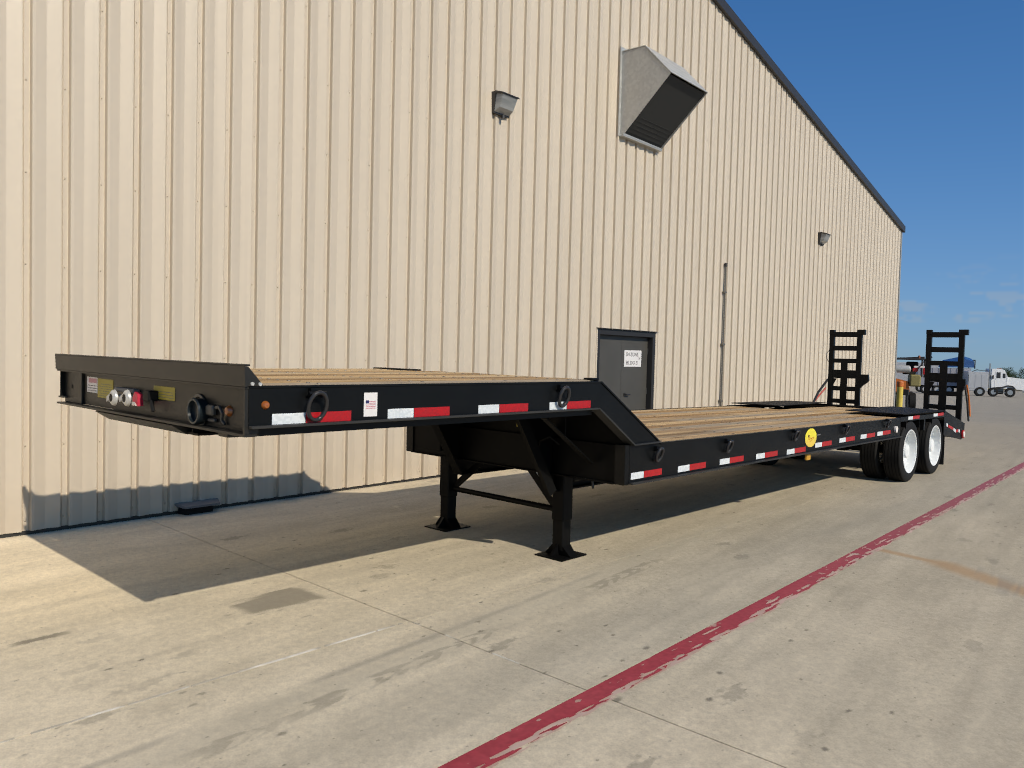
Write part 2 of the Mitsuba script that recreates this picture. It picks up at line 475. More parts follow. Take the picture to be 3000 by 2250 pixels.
bend = [19.0, 19.7, 20.4, 21.2, 22.0, 23.0, 24.5]
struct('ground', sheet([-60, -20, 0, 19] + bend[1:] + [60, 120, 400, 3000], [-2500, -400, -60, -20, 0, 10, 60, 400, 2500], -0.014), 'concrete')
pave = numbered('pavement')
labels[pave] = {'kind': 'structure'}
xj, yj = [-10.92, 1.28, 13.48, 25.68], [-11.9, -5.8, 0.30, 6.4]
for i in range(3):
    for j in range(3):
        g = 0.004
        xs = [xj[i] + g] + [b for b in bend if xj[i] < b < xj[i + 1]] + [xj[i + 1] - g]
        top = sheet(xs, [yj[j] + g, yj[j + 1] - g])
        rim = []
        for (xa, xb, ya, yb) in ((xs[0], xs[0], yj[j] + g, yj[j + 1] - g), (xs[-1], xs[-1], yj[j] + g, yj[j + 1] - g)):
            z = float(gz(xa))
            rim.append(trimesh.Trimesh([[xa, ya, z], [xa, yb, z], [xa, yb, z - .02], [xa, ya, z - .02]], [[0, 1, 2], [0, 2, 3]], process=False))
        for yy in (yj[j] + g, yj[j + 1] - g):
            for a, b in zip(xs[:-1], xs[1:]):
                za, zb_ = float(gz(a)), float(gz(b))
                rim.append(trimesh.Trimesh([[a, yy, za], [b, yy, zb_], [b, yy, zb_ - .02], [a, yy, za - .02]], [[0, 1, 2], [0, 2, 3]], process=False))
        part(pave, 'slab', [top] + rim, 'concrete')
# worn white joint sealant, only where it survives
seal = []
x = -3.2
while x < 1.2:
    L = random.uniform(0.10, 0.5)
    w = random.uniform(0.003, 0.0060)
    n = 6
    xs_ = np.linspace(x, min(x + L, 1.22), n)
    up_ = [(a, 0.302 + w + random.uniform(-.002, .002)) for a in xs_]
    lo_ = [(a, 0.298 - w * .7 + random.uniform(-.002, .002)) for a in xs_]
    seal.append(mv(ext(up_ + lo_[::-1], 0.018), z=-0.0145))
    x += L + random.choice([0.0, 0.008, 0.015, 0.03, 0.06])
for (ya, yb) in ((0.20, 0.27), (-0.13, -0.03), (-0.62, -0.42)):
    seal.append(box(1.276, 1.284, ya, yb, -0.0145, 0.0030))
part(pave, 'joint_sealant', seal, 'sealant', label='worn white sealant left in the joint')


# painted stripe: two coats, the older pale one shows along the near edge
def line_y(x):
    return -1.128 + 0.0339 * (x - 0.35)


def ragged(x0, x1, off0, off1, amp0, amp1, step, seed):
    r = np.random.default_rng(seed)
    xs = np.arange(x0, x1, step)
    n0 = meshkit.fbm(np.stack([xs * 9, xs * 0, xs * 0 + seed], -1), 4, seed) - 0.5
    n1 = meshkit.fbm(np.stack([xs * 7, xs * 0 + 5, xs * 0 + seed], -1), 4, seed + 3) - 0.5
    return [(a, line_y(a) + off0 + amp0 * b) for a, b in zip(xs, n0)], [(a, line_y(a) + off1 + amp1 * b) for a, b in zip(xs, n1)]


stripe = numbered('painted_stripe')
labels[stripe] = {'label': 'worn red stripe painted diagonally across the concrete lot', 'category': 'lane marking'}
a, b = ragged(-4, 19.0, 0.012, -0.143, 0.006, 0.035, 0.025, 11)
old = sg.Polygon(a + b[::-1]).buffer(0)
holes = []
for i in range(330):
    cx = random.uniform(-2.5, 14)
    cy = line_y(cx) + random.choice([random.uniform(-0.145, -0.095)] * 8 + [random.uniform(-0.09, -0.02)])
    L, w = random.uniform(0.02, 0.13), random.uniform(0.004, 0.014)
    th = np.linspace(0, 2 * np.pi, 9)[:-1]
    rad = [random.uniform(0.6, 1.2) for _ in th]
    holes.append(sg.Polygon([(cx + L * k * math.cos(t), cy + w * k * math.sin(t)) for t, k in zip(th, rad)]).buffer(0))
holes = so.unary_union(holes)
a2, b2 = ragged(-4, 19.0, 0.010, -0.130, 0.004, 0.028, 0.02, 23)
red = sg.Polygon(a2 + b2[::-1]).buffer(0).difference(holes.buffer(0.002))
chips = []
for i in range(260):
    cx = random.uniform(-2, 12)
    cy = line_y(cx) - 0.150 + random.uniform(-0.02, 0.03)
    chips.append(sg.box(cx, cy - 0.006, cx + random.uniform(0.02, 0.12), cy + 0.006))
old = old.difference(so.unary_union(chips))


def flat(poly, z):
    ms = []
    for gmt in getattr(poly, 'geoms', [poly]):
        if gmt.geom_type == 'Polygon' and gmt.area > 1e-5:
            v, f = trimesh.creation.triangulate_polygon(gmt.simplify(0.002), engine='earcut')
            ms.append(trimesh.Trimesh(np.column_stack([v, np.full(len(v), z)]), f, process=False))
    m = cat(ms)
    return m


part(stripe, 'old_coat', flat(old, 0.003), 'pink_paint', label='pale pink older coat along the near edge')
part(stripe, 'red_coat', flat(red, 0.0062), 'red_paint')

# ------------------------------------------------------------------ the building
RIB = 0.3048
PH = 0.40
PLACE = T().rotate([0, 0, 1], 1.927)      # the trailer stands a little askew to the wall
XL, XR = PH - 46 * RIB - 0.024, PH + 84 * RIB + 0.10
RIDGE_X = (XL + XR) / 2


def roof_z(x):
    return 6.09 + 0.197 * (XR - np.where(np.asarray(x) > RIDGE_X, x, 2 * RIDGE_X - np.asarray(x)))


bld = thing('metal_building', 'tall tan ribbed metal building filling the left behind the trailer', 'building')
PROF = [(-.026, -.010), (-.0195, -.010), (-.0185, 0), (.021, 0), (.0225, -.007), (.0285, -.007), (.0345, .033), (.038, .036), (.058, .035), (.146, .014), (.154, .014), (.252, .034), (.262, .0355), (.2665, .033), (.2745, -.010), (.2788, -.010)]
D0, D1 = 8.865, 10.70       # door opening


def panel_mesh(x0):
    pr = [(x0 + u, YW - d) for u, d in PROF]
    segs = []
    bottom = 0.035
    zt = lambda xx: float(roof_z(xx)) + 0.05

    def strip(pts, zb, topf):
        v, f = [], []
        for (xx, yy) in pts:
            v += [[xx, yy, zb], [xx, yy, topf(xx)]]
        for i in range(len(pts) - 1):
            k = 2 * i
            f += [[k, k + 2, k + 3], [k, k + 3, k + 1]]
        return trimesh.Trimesh(np.array(v), np.array(f), process=False)

    def clip(lo, hi):
        out = []
        for (xa, ya), (xb, yb) in zip(pr[:-1], pr[1:]):
            if xb <= lo or xa >= hi:
                continue
            fa = max(0, (lo - xa) / (xb - xa)) if xa < lo else 0
            fb = (hi - xa) / (xb - xa) if xb > hi else 1
            if not out:
                out.append((xa + fa * (xb - xa), ya + fa * (yb - ya)))
            out.append((xa + fb * (xb - xa), ya + fb * (yb - ya)))
        return out
    xa, xb = pr[0][0], pr[-1][0]
    if xb <= D0 or xa >= D1:
        return strip(pr, bottom, zt)
    ms = []
    for lo, hi, zb in ((xa, D0, bottom), (max(xa, D0), min(xb, D1), 2.125), (D1, xb, bottom)):
        c = clip(lo, hi)
        if hi - lo > 0.004 and len(c) > 1:
            ms.append(strip(c, zb, zt))
    return cat(ms)


for k in range(-46, 84):
    part(bld, 'siding_panel', panel_mesh(PH + k * RIB), 'siding')
# fasteners in every groove
hexm = lathe([(0.0062, 0.0), (0.0062, -0.005), (0.0035, -0.0065), (1e-4, -0.0065)], 6)
sc = []
for k in range(-12, 84):
    xx = PH + k * RIB
    for z in [0.12, 0.77, 1.55] + [2.33 + 0.775 * i for i in range(9)]:
        if z < float(roof_z(xx)) - 0.3 and not (D0 - .05 < xx < D1 + .05 and z < 2.2):
            sc.append(mv(hexm, xx - 0.004, YW, z))
part(bld, 'screw', sc, 'screw_head', kind='stuff')
# body behind the cladding, other walls, roof, trims
prof = [(XL + .05, -0.3), (XR - .03, -0.3), (XR - .03, float(roof_z(XR)) - .1), (RIDGE_X, float(roof_z(RIDGE_X)) - .1), (XL + .05, float(roof_z(XR)) - .1)]
hole_door = sg.box(D0 + 0.005, -0.4, D1 - 0.005, 2.12)
part(bld, 'wall', [xz(sg.Polygon(prof).difference(hole_door), YW + 0.045, YW + 0.40), xz(prof, YW + 0.42, 32.0)], 'siding')
ov = 0.28
part(bld, 'roof', xz([(XL - ov, float(roof_z(XR)) - 0.197 * ov), (XL - ov, float(roof_z(XR)) - 0.197 * ov + .10), (RIDGE_X, float(roof_z(RIDGE_X)) + .16),
                      (XR + ov, float(roof_z(XR)) - 0.197 * ov + .10), (XR + ov, float(roof_z(XR)) - 0.197 * ov), (RIDGE_X, float(roof_z(RIDGE_X)) + .055)], YW - 0.03, 32.2), 'grey_trim')
e = 0.10
zr, zp = float(roof_z(XR)) - 0.197 * e, float(roof_z(RIDGE_X))
part(bld, 'rake_trim', xz([(XL - e, zr - .07), (XL - e, zr + .13), (RIDGE_X, zp + .17), (XR + e, zr + .13), (XR + e, zr - .07), (RIDGE_X, zp - .03)], YW - 0.105, YW - 0.034), 'dark_trim')
part(bld, 'corner_trim', [box(XR - .075, XR + .030, YW - .042, YW + .10, 0.02, float(roof_z(XR)) - .10, .004)], 'grey_trim')
part(bld, 'base_trim', [box(XL, D0 - .02, YW - .004, YW + .04, -0.01, 0.034), box(D1 + .02, XR - .03, YW - .004, YW + .04, -0.01, 0.034)], 'dark_trim')
# double door, set back in its frame
dy = YW + 0.075
dk = part(bld, 'door', [box(D0 + .07, 9.776, dy, dy + .045, 0.02, 2.035, .003), box(9.784, D1 - .08, dy, dy + .045, 0.02, 2.035, .003)], 'door_paint', label='dark grey double metal door')
part(dk, 'frame', [box(D0, D0 + .07, YW - .035, dy + .05, 0, 2.035, .003), box(D1 - .08, D1 + .01, YW - .035, dy + .05, 0, 2.035, .003), box(D0, D1 + .01, YW - .035, dy + .05, 2.036, 2.135, .003)], 'frame_paint')
part(dk, 'drip_cap', [hull([(D0 - .04, YW + .0, 2.15), (D1 + .05, YW + .0, 2.15), (D0 - .04, YW - .075, 2.136), (D1 + .05, YW - .075, 2.136), (D0 - .04, YW - .075, 2.142), (D1 + .05, YW - .075, 2.142)])], 'dark_trim')
part(dk, 'meeting_bar', box(9.760, 9.800, dy - .004, dy - .0005, 0.03, 2.03, .001), 'door_paint')
part(dk, 'handle', [tube([(9.89, dy, 1.0), (9.89, dy - .05, 1.0), (10.0, dy - .05, 1.0)], .011), disc((9.89, dy - .006, 1.0), .035, .012)], 'steel_ring', 30)
part(dk, 'hinge', [tube([(D0 + .071, dy - .006, z_ - .055), (D0 + .071, dy - .006, z_ + .055)], .009, 8) for z_ in (.35, 1.05, 1.78)] + [tube([(D1 - .081, dy - .006, z_ - .055), (D1 - .081, dy - .006, z_ + .055)], .009, 8) for z_ in (.35, 1.05, 1.78)], 'dull_steel', 40)
part(dk, 'threshold', box(D0, D1, YW - .04, dy + .06, -0.005, 0.016), 'grey_trim')
# casing strip right of the door
part(bld, 'door_trim', [box(D1 + .012, D1 + .075, YW - .040, YW + .01, 0.03, 2.15, .003), box(D0 - .035, D0 - .002, YW - .036, YW + .01, 0.03, 2.13, .003)], 'siding')

# sign on the door
sgn = thing('door_sign', 'square white paper sign with black lettering taped to the grey door', 'sign')
sx0, sx1, sz0, sz1 = 9.845, 10.405, 1.495, 1.790
part(sgn, 'sheet', box(sx0, sx1, dy - .006, dy - .0015, sz0, sz1), 'sticker_white')


def wall_text(s, h, x, z, y, bold=True, depth=.0012, width=None):
    m = meshkit.text_mesh(s, h, depth, bold)
    v = m.vertices.copy()
    v[:, 0] -= v[:, 0].min()
    if width:
        v[:, 0] *= width / v[:, 0].max()
    m.vertices = np.stack([x + v[:, 0], y - v[:, 2], z + v[:, 1]], 1)
    return m


part(sgn, 'lettering', [wall_text('IN ZONE', .062, sx0 + .05, sz1 - .105, dy - .0062, width=.41), wall_text('OF', .035, sx1 - .10, sz1 - .165, dy - .0062, width=.06),
                        wall_text('BLDG 3', .062, sx0 + .06, sz0 + .040, dy - .0062, width=.38)], 'ink_grey')


# wall pack lights
def wall_light(cx, cz, label):
    t = thing('wall_light', label, 'light fixture', 'wall lights on the metal building')
    y = YW - .026
    part(t, 'housing', hull([(cx - .16, y, cz - .14), (cx + .16, y, cz - .14), (cx - .17, y, cz + .15), (cx + .17, y, cz + .15),
                             (cx - .16, y - .05, cz - .14), (cx + .16, y - .05, cz - .14), (cx - .17, y - .09, cz + .15), (cx + .17, y - .09, cz + .15)]), 'dark_trim')
    part(t, 'visor', hull([(cx - .175, y - .08, cz + .12), (cx + .175, y - .08, cz + .12), (cx - .175, y - .08, cz + .155), (cx + .175, y - .08, cz + .155),
                           (cx - .175, y - .225, cz + .095), (cx + .175, y - .225, cz + .095), (cx - .175, y - .225, cz + .110), (cx + .175, y - .225, cz + .110)]), 'dark_trim')
    part(t, 'glass', hull([(cx - .155, y - .055, cz - .12), (cx + .155, y - .055, cz - .12), (cx - .155, y - .085, cz + .118), (cx + .155, y - .085, cz + .118),
                           (cx - .15, y - .21, cz + .092), (cx + .15, y - .21, cz + .092), (cx - .14, y - .14, cz - .07), (cx + .14, y - .14, cz - .07)]), 'lamp_glass')
    part(t, 'sensor', [disc((cx + .02, y - .06, cz - .16), .025, .05, 'z', 12)], 'dark_trim', 30)


wall_light(6.30, 5.14, 'grey glass wall light left of the metal exhaust hood')
wall_light(18.78, 4.86, 'small dark wall light high above the standing ramps')

# exhaust hood
hd = thing('exhaust_hood', 'large galvanised exhaust hood with open mouth high on the wall', 'vent hood')
side = [(YW - .03, 5.405), (YW - .03, 6.79), (3.747, 6.785), (3.241, 6.249), (4.112, 5.405)]
hx0, hx1 = 9.32, 10.565
for xs_ in (hx0, hx1 - .012):
    part(hd, 'side_panel', yz(side, xs_, xs_ + .012), 'galvanised')
part(hd, 'top_panel', [yz([(YW - .03, 6.792), (3.74, 6.787), (3.74, 6.800), (YW - .03, 6.806)], hx0 - .012, hx1 + .012)], 'galvanised')
part(hd, 'front_panel', [yz([(3.739, 6.786), (3.234, 6.249), (3.224, 6.256), (3.730, 6.798)], hx0 - .012, hx1 + .012)], 'galvanised')
part(hd, 'bottom_lip', [box(hx0 - .012, hx1 + .012, 4.10, YW - .02, 5.385, 5.404), box(hx0 - .012, hx1 + .012, 4.095, 4.109, 5.4045, 5.43)], 'galvanised')
fl = .06
part(hd, 'wall_flange', [box(hx0 - fl, hx0 - .001, YW - .048, YW - .034, 5.39, 6.86), box(hx1 + .001, hx1 + fl, YW - .048, YW - .034, 5.39, 6.86), box(hx0 - fl, hx1 + fl, YW - .0495, YW - .0345, 6.808, 6.865)], 'galvanised')
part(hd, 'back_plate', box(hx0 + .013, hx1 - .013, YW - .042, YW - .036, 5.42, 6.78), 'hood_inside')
# dark bird screen just inside the sloping mouth, with wires
m0, m1 = V(0, 4.135, 5.43), V(0, 3.275, 6.245)
part(hd, 'screen', hull([(xx, m0[1] + a_, m0[2] + a_) for xx in (hx0 + .0125, hx1 - .0125) for a_ in (0.0, .004)] + [(xx, m1[1] + a_, m1[2] + a_) for xx in (hx0 + .0125, hx1 - .0125) for a_ in (0.0, .004)]), 'screen')
for i in range(1, 6):
    q = m0 + (m1 - m0) * i / 16
    part(hd, 'louver', box(hx0 + .02, hx1 - .02, q[1] - .004, q[1] + .002, q[2] - .004, q[2] + .0), 'screen')

# conduit
cd = thing('conduit_pipe', 'thin dark conduit pipe running up the wall right of the door', 'pipe')
part(cd, 'pipe', tube([(13.39, YW - .06, 0.05), (13.39, YW - .06, 3.62)], .018), 'conduit', 40)
part(cd, 'cap', [disc((13.39, YW - .06, 3.64), .03, .07, 'z', 12)], 'dark_trim', 30)
for z in (0.80, 1.98, 3.07):
    part(cd, 'clip', box(13.34, 13.44, YW - .082, YW - .030, z - .02, z + .02, .003), 'conduit')

# low cover at the base of the wall
cv = thing('wall_cover', 'low grey sheet metal cover at the foot of the wall inside the shadow', 'cover')
part(cv, 'plate', hull([(1.70, YW - .02, .085), (2.16, YW - .02, .085), (1.74, 4.04, .072), (2.10, 4.04, .072), (1.70, YW - .02, .112), (2.16, YW - .02, .112), (1.74, 4.04, .092), (2.10, 4.04, .092)]), 'cover_grey')
part(cv, 'base', hull([(1.74, YW - .03, .001), (2.10, YW - .03, .001), (1.78, 4.09, .001), (2.05, 4.09, .001), (1.74, YW - .03, .084), (2.10, YW - .03, .084), (1.78, 4.10, .0745), (2.05, 4.10, .0745)]), 'black_rough')
PLACE = None

# ------------------------------------------------------------------ the trailer
W = 2.60
tr = thing('lowboy_trailer', 'long black step deck trailer with wooden deck parked along the wall', 'trailer')
B = 'black_paint'


def zt(x):          # top of the lower side rail
    return 0.988 - 0.0095 * (x - 3.6)


def zb(x):          # bottom of it
    return 0.706 - 0.0030 * (x - 3.18)


# side rails: both sides from one profile
goose = [(0.02, 1.288), (0.02, 1.484), (2.783, 1.484), (3.602, zt(3.6)), (3.195, 1.003), (2.741, 1.288)]
lower = [(3.18, zb(3.18)), (3.18, 1.0015), (3.56, zt(3.56)), (9.66, zt(9.66)), (9.66, zb(9.66))]
for side_, (ya, sg_) in enumerate(((0.0, 1), (W, -1))):
    r = part(tr, 'side_rail', [xz(goose, ya, ya + sg_ * .010), xz(lower, ya + sg_ * .001, ya + sg_ * .011)], B)
    o = -sg_
    lo_y, hi_y = ya + o * .034, ya + sg_ * .055
    # flanges
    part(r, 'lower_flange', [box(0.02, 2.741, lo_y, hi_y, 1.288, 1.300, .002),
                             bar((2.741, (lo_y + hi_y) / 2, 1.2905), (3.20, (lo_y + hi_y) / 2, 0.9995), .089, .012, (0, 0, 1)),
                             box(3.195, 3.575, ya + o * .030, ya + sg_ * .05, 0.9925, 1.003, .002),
                             hull([(xx, yy, zb(xx) + dz) for xx in (3.18, 9.66) for yy in (lo_y, hi_y) for dz in (-.012, 0)])], 'dust_sheen_black')
    part(r, 'upper_flange', [box(0.02, 2.79, ya + o * .006, ya + sg_ * .03, 1.478, 1.490, .002),
                             bar((2.783, ya + sg_ * .012, 1.4845), (3.602, ya + sg_ * .012, zt(3.6) + .0015), .040, .012, (0, 0, 1)),
                             hull([(xx, yy, zt(xx) + dz) for xx in (3.60, 9.66) for yy in (ya + o * .006, ya + sg_ * .03) for dz in (-.010, .003)])], B)
    part(r, 'inner_sill', [box(0.09, 2.72, ya + sg_ * .03, ya + sg_ * .11, 1.246, 1.2879), box(3.12, 3.178, ya + sg_ * .001, ya + sg_ * .10, .69, 1.0, .003)], B)
    # rail over the wheels and dovetail cheek
    part(tr, 'wheel_rail', [hull([(xx, yy, zt(xx) + dz) for xx in (9.66, 11.84) for yy in (ya, ya + sg_ * .06) for dz in (-.050, .012)]),
                            bar((9.655, ya + sg_ * .03, .93), (9.60, ya + sg_ * .03, .72), .05, .014, (1, 0, 0)),
                            box(10.81, 10.87, ya + sg_ * .02, ya + sg_ * .07, .70, .90)], B)
    part(tr, 'dovetail_cheek', xz([(11.80, .955), (11.84, .955), (13.06, .70), (13.02, .47), (12.86, .44), (11.80, .57)], ya, ya + sg_ * .012), B)
    part(tr, 'fender', [hull([(9.80, ya + sg_ * .01, .968), (11.84, ya + sg_ * .01, .948), (9.80, ya + sg_ * .80, .975), (11.84, ya + sg_ * .80, .975), (9.80, ya + sg_ * .80, .988), (11.84, ya + sg_ * .80, .975), (9.80, ya + sg_ * .01, .982), (11.84, ya + sg_ * .01, .962)])], 'black_rough', label='black steel cover plate over the rear wheels')
    part(tr, 'mud_flap', box(11.87, 11.882, ya + sg_ * .0, ya + sg_ * .58, .10, .80), 'rubber')

# tie-down shackles on the near side
th = np.linspace(0, 2 * np.pi, 21)[:-1]


def tie_ring(x, z, s=1.0, far=False):
    k = part(tr, 'tie_ring', tube([(x + .058 * s * math.sin(t) * (1 if math.cos(t) > -.2 else 1.0), -.040 - .018 * math.cos(t), z + .078 * s * math.cos(t)) for t in th], (.0105 if s > .85 else .0125), 10, True), 'steel_ring', True)
    part(k, 'bracket', [xz([(x - .034 * s, z + .10 * s), (x + .034 * s, z + .10 * s), (x + .04 * s, z + .042 * s), (x - .04 * s, z + .042 * s)], -.028, -.0005), tube([(x - .055 * s, -.036, z + .070 * s), (x + .055 * s, -.036, z + .070 * s)], .013 * s)], B, 40)


tie_ring(0.37, 1.386, .90)
tie_ring(2.315, 1.390, .82)
for xx, zz in ((3.535, .895), (4.70, .880), (6.155, .895), (7.58, .880), (9.05, .880)):
    tie_ring(xx, zz + .006, .66)


# conspicuity tape: white 7 in, red 11 in
def tape(x0, x1, z, y=-.0012, slope=0.0, h=.052):
    xm = x0 + (x1 - x0) * .40
    t = part(tr, 'reflective_tape', xz([(x0, z), (xm, z + slope * (xm - x0)), (xm, z + h + slope * (xm - x0)), (x0, z + h)], y, y + .0008), 'tape_white', label='white half of a reflective tape strip')
    part(t, 'red_half', xz([(xm + .004, z + slope * (xm - x0)), (x1, z + slope * (x1 - x0)), (x1, z + h + slope * (x1 - x0)), (xm + .004, z + h + slope * (xm - x0))], y, y + .0008), 'tape_red')


for x0, x1, z in ((0.141, .600, 1.3015), (.841, 1.298, 1.3015), (1.536, 1.992, 1.3015), (2.209, 2.664, 1.3015), (3.201, 3.641, .728), (3.887, 4.352, .721), (4.601, 5.062, .722), (5.317, 5.798, .715),
                  (6.017, 6.491, .707), (6.745, 7.219, .728), (7.45, 7.943, .736), (8.141, 8.653, .738), (8.66 + .08, 9.25, .740)):
    tape(x0, x1, z)
tape(9.985, 10.50, .893, y=-.002, h=.045)
tape(11.209, 11.742, .888, y=-.002, h=.045)
part(tr, 'side_lamp', [disc((9.44, -.012, .79), .045, .024, n=16)], 'clear_lens', 30, label='pale round side lamp ahead of the wheels')
# dovetail tape patches and lamps
for i, (xa, xb, za, zb2) in enumerate(((11.93, 12.02, .735, .715), (12.36, 12.50, .635, .600), (12.67, 12.75, .60, .585))):
    part(tr, 'reflective_patch', hull([(xx, yy, zz + dz) for xx, zz in ((xa, za), (xb, zb2)) for yy in (-.003, -.0005) for dz in (-.025, .025)]), 'tape_white')
for i, (xa, xb, za, zb2) in enumerate(((12.05, 12.34, .705, .645), (12.52, 12.65, .597, .602))):
    part(tr, 'reflective_patch', hull([(xx, yy, zz + dz) for xx, zz in ((xa, za), (xb, zb2)) for yy in (-.003, -.0005) for dz in (-.022, .022)]), 'tape_red')
part(tr, 'tail_lamp', [disc((12.94, -.014, .525), .048, .03, n=16)], 'clear_lens', 30, label='small round lamp at the tip of the dovetail')
part(tr, 'tail_lamp', [disc((12.94, -.010, .525), .070, .018, n=18)], 'red_lens', 30)

# amber marker, stickers, round badge
part(tr, 'marker_lamp', [lathe([(1e-4, -.020), (.013, -.017), (.019, -.008), (.021, 0), (1e-4, 0)], 16).apply_translation((.105, 0, 1.397))], 'amber_lens', 40, label='amber side marker lamp near the front corner')
st = part(tr, 'flag_sticker', xz([(.680, 1.318), (.768, 1.318), (.768, 1.446), (.680, 1.446)], -.0016, -.0004), 'sticker_white', label='white upright sticker with a small flag')
part(st, 'canton', xz([(.692, 1.388), (.712, 1.388), (.712, 1.405), (.692, 1.405)], -.0026, -.0017), 'flag_blue')
part(st, 'stripes', [xz([(.713 if i > 2 else .692, 1.360 + i * .009), (.757, 1.360 + i * .009), (.757, 1.3645 + i * .009), (.713 if i > 2 else .692, 1.3645 + i * .009)], -.0024, -.0017) for i in range(5)], 'flag_red')
bc = (6.617, .847)
bd = part(tr, 'round_badge', disc((0, 0, 0), .102, .002, n=40).apply_scale((1.5, 1, 1)).apply_translation((bc[0], -.0012, bc[1])), 'logo_yellow', label='oval yellow badge with small orange and black lettering')
part(bd, 'emblem', [xz([(bc[0] - .085, bc[1] + .010), (bc[0] - .045, bc[1] + .002), (bc[0] - .038, bc[1] + .028), (bc[0] - .068, bc[1] + .038)], -.0034, -.0024)], 'logo_dark')
part(bd, 'lettering', [tube([(bc[0] - .07 + .016 * i, -.0028, bc[1] - .012 + .012 * math.sin(i * 1.9) + .001 * i) for i in range(10)], .005, 5), tube([(bc[0] - .03, -.0028, bc[1] - .036), (bc[0] + .02, -.0028, bc[1] - .030)], .004, 5)], 'logo_orange')
part(tr, 'badge_tail', xz([(6.785, .860), (6.88, .862), (6.88, .874), (6.785, .870)], -.0014, -.0004), 'ink_grey')
part(tr, 'under_lamp', [box(6.57, 6.67, .012, .04, .60, .67, .006)], 'yellow_amber', label='amber lamp hanging below the side rail')

# ---- front end: recessed channel under a plate header
part(tr, 'front_channel', [box(.067, .079, .012, W - .002, 1.2605, 1.4735), box(0, .0665, .0, W, 1.248, 1.260, .002), box(.0, .0665, .0, W, 1.474, 1.4855, .002)], 'black_front')
part(tr, 'corner_post', [box(.002, .066, .004, .020, 1.2605, 1.4735)], 'black_front')
part(tr, 'end_plate', [box(.050, .0665, 2.275, W - .004, 1.2605, 1.4735, .003)], 'black_front', label='plain doubler plate at the far end of the front channel')
part(tr, 'gusset_hole', disc((.0485, 2.45, 1.372), .014, .004, 'x', 12), 'frame_black')
part(tr, 'header', [hull([(-.004, -.01, 1.4862), (.008, -.01, 1.4862), (-.004, W + .01, 1.4862), (.008, W + .01, 1.4862), (-.010, -.01, 1.583), (.002, -.01, 1.583), (-.010, W + .01, 1.583), (.002, W + .01, 1.583)]),
                    xz([(.003, 1.582), (.010, 1.582), (.090, 1.4915), (.009, 1.4915)], -.008, .004), xz([(.003, 1.582), (.010, 1.582), (.090, 1.4915), (.009, 1.4915)], W - .004, W + .008), box(-.010, .02, -.0095, W + .0095, 1.5835, 1.592, .002)], 'black_front')
part(tr, 'kingpin_plate', [xz([(.03, 1.247), (.015, 1.238), (.10, 1.185), (.35, 1.172), (1.5, 1.172), (1.6, 1.2475)], .82, 1.93)], 'black_front')
part(tr, 'tow_lug', [box(.04, .12, .24, .34, 1.222, 1.2475, .004)], 'black_front')
fx = .0665


def my(y):          # fittings were measured on the plane of the header; the web sits deeper
    return -3.42 + (y + 3.42) * 1.036


def mz(z):
    return 1.674 - (1.674 - z) * 1.036


dec = part(tr, 'warning_decal', yz([(my(1.845), mz(1.358)), (my(2.02), mz(1.358)), (my(2.02), mz(1.456)), (my(1.845), mz(1.456))], fx - .0014, fx - .0002), 'sticker_white', label='white and red warning decal on the front channel')
part(dec, 'red_header', yz([(my(1.855), mz(1.420)), (my(1.99), mz(1.420)), (my(1.99), mz(1.448)), (my(1.855), mz(1.448))], fx - .0024, fx - .0015), 'flag_red')
part(dec, 'text_lines', [yz([(my(1.86), mz(1.368 + i * .016)), (my(2.0), mz(1.368 + i * .016)), (my(2.0), mz(1.373 + i * .016)), (my(1.86), mz(1.373 + i * .016))], fx - .0024, fx - .0015) for i in range(3)], 'ink_grey')
for (ya, yb, za, zb2) in ((my(1.59), my(1.84), mz(1.334), mz(1.452)), (my(.742), my(1.008), mz(1.374), mz(1.446))):
    dd_ = part(tr, 'yellow_decal', yz([(ya, za), (yb, za), (yb, zb2), (ya, zb2)], fx - .0014, fx - .0002), 'yellow_sticker', label='yellow instruction decal on the front channel')
    part(dd_, 'text_lines', [yz([(ya + .02, za + .012 + i * .015), (yb - .02 - .03 * (i % 2), za + .012 + i * .015), (yb - .02 - .03 * (i % 2), za + .015 + i * .015), (ya + .02, za + .015 + i * .015)], fx - .0024, fx - .0015) for i in range(int((zb2 - za - .02) / .015))], 'ink_grey')
# gladhands, plug box, light plug: they stand well proud of the web
gx = fx - .055
for yy, zz in ((1.585, 1.345), (1.385, 1.354)):
    g_ = part(tr, 'gladhand', [lathe([(.024, .0), (.024, -.018), (.032, -.018), (.046, -.008), (.050, .004), (.034, .014)], 20, 'x').apply_translation((gx - .010, yy, zz)), hull([(gx - .015, yy + .05, zz - .014), (gx - .015, yy + .105, zz - .030), (gx - .015, yy + .105, zz + .0), (gx - .015, yy + .045, zz + .026), (gx + .008, yy + .05, zz - .014), (gx + .008, yy + .105, zz - .030), (gx + .008, yy + .105, zz), (gx + .008, yy + .045, zz + .026)])], 'cast_alloy', 30, label='cast alloy air coupling on the front channel')
    part(g_, 'seal', disc((gx - .024, yy, zz), .024, .010, 'x', 16), 'black_rough')
    part(g_, 'stem', tube([(fx - .002, yy, zz), (gx + .0, yy, zz)], .018), 'cast_alloy', 40)
pts5 = ((-.036, -.034), (.036, -.034), (.040, .012), (.014, .046), (-.024, .034))
g_ = part(tr, 'gladhand', [hull([(gx - .012, 1.262 + dy_, 1.350 + dz_) for dy_, dz_ in pts5] + [(gx + .02, 1.262 + dy_, 1.350 + dz_) for dy_, dz_ in pts5])], 'red_anodised', label='red air coupling on the front channel')
part(g_, 'lever', hull([(gx - .020, 1.234, 1.318), (gx - .020, 1.290, 1.318), (gx - .024, 1.240, 1.340), (gx - .024, 1.284, 1.340), (gx - .0125, 1.234, 1.318), (gx - .0125, 1.290, 1.318)]), 'clear_lens')
